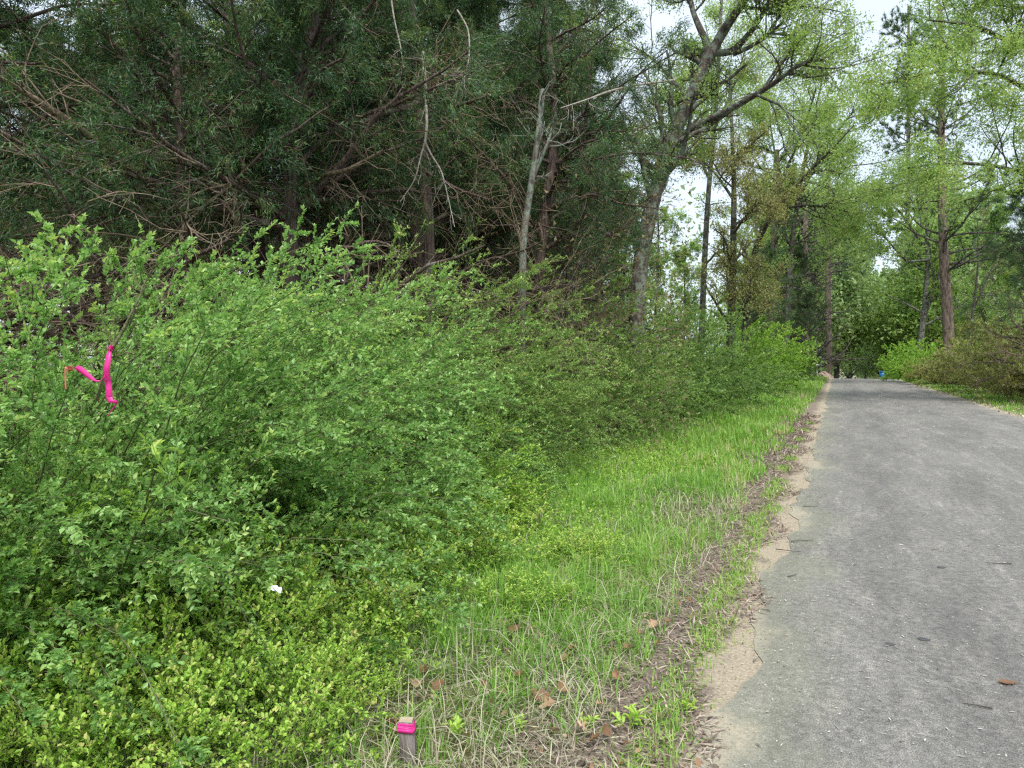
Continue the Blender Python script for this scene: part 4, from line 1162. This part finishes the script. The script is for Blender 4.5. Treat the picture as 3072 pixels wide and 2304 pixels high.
protos = [oak_leaf_mesh(i) for i in range(4)]
used_labels = set()
spots = [(515, 641, .10), (424, 688, .09), (414, 700, .08), (437, 702, .09), (540, 713, .11), (562, 705, .09), (548, 722, .09), (498, 706, .07), (482, 700, .07),
         (392, 742, .11), (398, 752, .1), (385, 735, .08), (300, 758, .09), (318, 764, .1), (582, 745, .08), (606, 748, .07), (596, 757, .07), (530, 640, .07),
         (654, 636, .08), (640, 645, .07), (668, 632, .07), (630, 660, .07), (600, 720, .06), (30, 742, .1), (12, 705, .09), (575, 660, .07), (565, 672, .08),
         (345, 762, .08), (690, 610, .07), (520, 690, .07), (505, 730, .06), (468, 752, .06), (660, 655, .06), (618, 690, .06), (555, 748, .06)]
for i, (px, py, sz) in enumerate(spots):
    Zg = CAM_H * FPX / (py - HOR); g = G(px, Zg)
    src = protos[i % 4]
    o = src if i < 4 else src.copy()
    if i >= 4: C.objects.link(o)
    o.location = (g[0], g[1], g[2] + .045)
    o.rotation_euler = (rng.normal() * .35, rng.normal() * .35, rng.uniform(0, 6.28)); sz *= .88; o.scale = (sz, sz, sz)
    lm = [(407, 740, 'the wooden stake'), (545, 643, 'the upright grass tuft'), (632, 735, 'the low rosette weed'), (690, 680, 'the sand strip'), (30, 768, 'the bottom left corner'), (320, 780, 'the bottom frame edge'), (570, 610, 'the leafy weed by the litter strip')]
    lx, ly, ln_ = min(lm, key=lambda q: (q[0] - px) ** 2 + (q[1] - py) ** 2)
    dx, dy = px - lx, py - ly
    wh = ('just ' if dx * dx + dy * dy < 1200 else 'well ') + (('right of ' if dx > 0 else 'left of ') if abs(dx) > abs(dy) else ('in front of ' if dy > 0 else 'behind '))
    ad = ('dark curled', 'mid brown', 'pale tan', 'small dark')[i % 4]
    lb = f'{ad} dead oak leaf {wh}{ln_}'
    while lb in used_labels:
        lb = lb.replace('dead oak leaf', ['crumpled oak leaf', 'folded oak leaf', 'half buried oak leaf'][len([u for u in used_labels if u.startswith(ad)]) % 3]) if 'dead oak' in lb else lb + ', the outer one'
    used_labels.add(lb)
    tag(o, lb, 'leaf', 'dead oak leaves on the near verge')
o = protos[0].copy(); C.objects.link(o); g = G(1015, CAM_H * FPX / (691 - HOR)); o.location = (g[0], g[1], .02); o.scale = (.09, .06, .02); o.rotation_euler = (0, 0, .3)
tag(o, 'tan dead leaf lying on the asphalt near the right frame edge', 'leaf')

# grass tufts and broad-leaved weeds one can pick out
TG = 'grass tufts standing out on the verge'
for (px, py, hh, nn, lab) in [(545, 643, .16, 60, 'upright green grass tuft right of the dark dead leaf'), (520, 575, .2, 60, 'loose grass tuft behind the dark dead leaf'),
                              (340, 765, .2, 40, 'grass tuft right of the wooden stake with seed stems'), (250, 730, .3, 30, 'broad bladed grass tuft in front of the low privet'),
                              (60, 740, .34, 26, 'broad bladed grass tuft in the bottom left corner'), (640, 540, .25, 90, 'dense bright grass tuft at the edge of the litter strip'),
                              (600, 560, .25, 80, 'bright grass tuft left of the dense one'), (480, 755, .1, 40, 'short grass tuft in front of the frame bottom'),
                              (615, 515, .28, 90, 'tall grass tuft further up the verge'), (440, 660, .22, 60, 'grass tuft behind the wooden stake'),
                              (330, 640, .3, 70, 'long drooping grass tuft left of the stake among privet'), (155, 600, .3, 50, 'dead straw coloured grass tuft within the privet')]:
    Zg = CAM_H * FPX / (py - HOR); g = G(px, Zg)
    ac = Acc(); rr = .05 + .1 * hh
    blades(ac, rng.normal(size=nn) * rr * .6, rng.normal(size=nn) * rr * .6, hh * rng.uniform(.5, 1.15, nn), .0055 if nn > 35 else .011, np.clip(rng.normal(.92 if 'dead' in lab[:5] else .45, .18, nn), 0, 1), .6, z0=np.zeros(nn))
    o = ac.build('grass_tuft', M['grass']); o.location = g
    tag(o, lab, 'grass tuft', TG)
WGp = 'broad leaved weeds on the verge'
for (px, py, hh, LLw, lab) in [(170, 480, .3, .05, 'yellow green long leaved weed rising out of the privet'), (460, 750, .12, .035, 'leafy weed right of the stake'), (632, 735, .08, .045, 'low rosette weed at the sandy edge'),
                               (412, 690, .2, .035, 'seedling with bright leaves above the stake'), (570, 610, .14, .04, 'leafy weed near the litter strip'), (590, 735, .06, .03, 'small green weed left of the rosette'),
                               (520, 740, .07, .03, 'small weed in dead grass at the bottom'),
                               (690, 720, .07, .025, 'green weed on the sand strip'), (500, 560, .2, .035, 'bushy weed in mid verge')]:
    Zg = CAM_H * FPX / (py - HOR) if hh < .3 else 2.9
    g = G(px, Zg)
    if hh >= .3:
        g = P(px, py, 2.75); g[2] -= hh * .3
    t = thing('weed', lab, 'plant', g, WGp)
    ns = 4
    st = np.zeros((ns, 3)); Pp = grow(st, np.array([[0, 0, 1.0]]) + rng.normal(size=(ns, 3)) * .4, np.full(ns, hh), 6, .1, (0, 0, .03))
    ac = Acc(); tubes(ac, Pp, np.full((ns, 6), .0018), 4); ac.build('stem', M['lowleaf'], t)
    p, T, f = on_paths(Pp, 9, .35, 1)
    d = nrm(np.cross(T, rvec(len(p))) + T * .5)
    la = Acc(); leaves(la, p, d, LLw * rng.uniform(.7, 1.2, len(p)), LLw * .38, np.clip(rng.normal(.72, .12, len(p)), 0, 1), 4, .8)
    la.build('leaves', M['lowleaf'], t)

# twigs lying by the road
for (px, py, ln, rot, lab) in [(805, 509, .22, .1, 'dark twig lying on the sandy asphalt edge'), (793, 545, .3, .35, 'longer dark twig half on the sand'), (790, 581, .13, .1, 'short dark twig on the asphalt edge'),
                               (778, 553, .25, -.2, 'twig pointing at the grass by the sand edge'), (1016, 568, .25, 2.9, 'thin twig on the asphalt at the right frame edge'),
                               (757, 668, .12, .9, 'small pale twig on the sand'), (935, 553, .1, .2, 'pale twig fragment in the lane'), (1000, 718, .16, 2.6, 'bent dark twig on the asphalt at lower right')]:
    Zg = CAM_H * FPX / (py - HOR); g = G(px, Zg)
    Pp = grow(np.zeros((1, 3)), np.array([[math.cos(rot + YAW), math.sin(rot + YAW), 0.0]]), np.array([ln * .75]), 7, .12, (0, 0, 0)); Pp[..., 2] = 0
    ac = Acc(); tubes(ac, Pp, np.linspace(.003, .0012, 7)[None] * (1 + Zg / 14), 5)
    o = ac.build('twig', M['pale_dead'] if 'pale' in lab else M['dark_bark']); o.location = (g[0], g[1], g[2] + .02)
    tag(o, lab, 'twig', 'twigs lying on the road edge')

# dark stains / flat stones on the asphalt
M['tar'] = flat_mat('tar_spot', (0.075, 0.075, 0.075), .6, .2)
for (px, py, r_, lab) in [(929, 645, .034, 'larger dark tar spot in the lane'), (895, 650, .024, 'smaller dark tar spot left of the larger one'), (945, 571, .03, 'dark smear on the asphalt further up the lane')]:
    g = G(px, CAM_H * FPX / (py - HOR))
    a_ = np.arange(12) / 12 * 6.283; rr = r_ * (1 + .2 * rng.normal(size=12) * .6)
    v = np.stack([np.cos(a_) * rr, np.sin(a_) * rr * .8, np.full(12, .002)], 1); v = np.concatenate([v, [[0, 0, .004]]])
    ac = Acc(); ac.add(v, [(i, (i + 1) % 12, 12) for i in range(12)])
    o = ac.build('tar_spot', M['tar']); o.location = (g[0], g[1], .013); tag(o, lab, 'stain', 'dark spots on the asphalt')

# far roadside: cross, mound, bin
M['white'] = flat_mat('white_paint', (0.8, 0.8, 0.78), .5, .05)
M['bin'] = flat_mat('blue_plastic', (0.02, 0.16, 0.42), .4, .1)
M['bin_lid'] = flat_mat('dark_plastic', (0.02, 0.03, 0.05), .4, .1)
M['mound'] = flat_mat('pinkish_soil', (0.42, 0.3, 0.24), .95, .3, 8)
g = G(817, 66)
t = thing('roadside_cross', 'small white cross standing left of the road at the crest', 'cross', g)
ac = Acc(); box(ac, (-.06, -.03, 0), (.06, .03, 1.75)); ac.build('upright', M['white'], t)
ac = Acc(); box(ac, (-.32, -.034, 1.2), (.32, .034, 1.32)); ac.build('crossbar', M['white'], t); t.rotation_euler = (0, 0, .2)
g = G(823.5, 68)
t = thing('soil_mound', 'pinkish heap of soil and leaves at the foot of the pine on the crest', 'mound', g)
ac = Acc(); na, nr = 14, 5; v = []
for j in range(nr):
    for i in range(na):
        r_ = (1 - j / nr) * .95 * (1 + rng.normal() * .06); a_ = i / na * 6.283
        v.append((math.cos(a_) * r_, math.sin(a_) * r_, math.sin(j / nr * 1.57) * .75 + rng.normal() * .03 - .05))
v.append((0, 0, .75))
f = [(j * na + i, j * na + (i + 1) % na, (j + 1) * na + (i + 1) % na, (j + 1) * na + i) for j in range(nr - 1) for i in range(na)]
ac.add(v, f); ac.f[3].append(np.array([((nr - 1) * na + i, (nr - 1) * na + (i + 1) % na, nr * na) for i in range(na)]))
ac.build('heap', M['mound'], t)
g = G(821, 68); t = thing('marker_post', 'thin pale post beside the soil heap at the crest', 'post', g)
ac = Acc(); box(ac, (-.05, -.05, 0), (.05, .05, 1.6)); ac.build('shaft', M['pale_dead'], t)
ac = Acc(); box(ac, (-.07, -.07, 1.6), (.07, .07, 1.66)); ac.build('cap', M['pale_dead'], t)
g = G(882.5, 76)
t = thing('wheelie_bin', 'blue wheelie bin beside the road beyond the crest', 'bin', g + np.array([0, 0, .05]))
ac = Acc()
ac.add([(-.24, -.24, .08), (.24, -.24, .08), (.24, .24, .08), (-.24, .24, .08), (-.3, -.3, .95), (.3, -.3, .95), (.3, .3, .95), (-.3, .3, .95)],
       [(0, 3, 2, 1), (4, 5, 6, 7), (0, 1, 5, 4), (1, 2, 6, 5), (2, 3, 7, 6), (3, 0, 4, 7)])
ac.build('body', M['bin'], t)
ac = Acc(); box(ac, (-.32, -.34, .955), (.32, .32, 1.03)); ac.build('lid', M['bin'], t)
for s_ in (-1, 1):
    ac = Acc(); tubes(ac, np.array([[[s_ * .25, .26, .1], [s_ * .31, .26, .1]]]), np.full((1, 2), .1), 12); ac.build('wheel', M['bin_lid'], t)

if bpy.app.background:
    _t = 0
    for _m in bpy.data.meshes:
        _t += len(_m.loops) - 2 * len(_m.polygons)
    print('TRIS', _t)
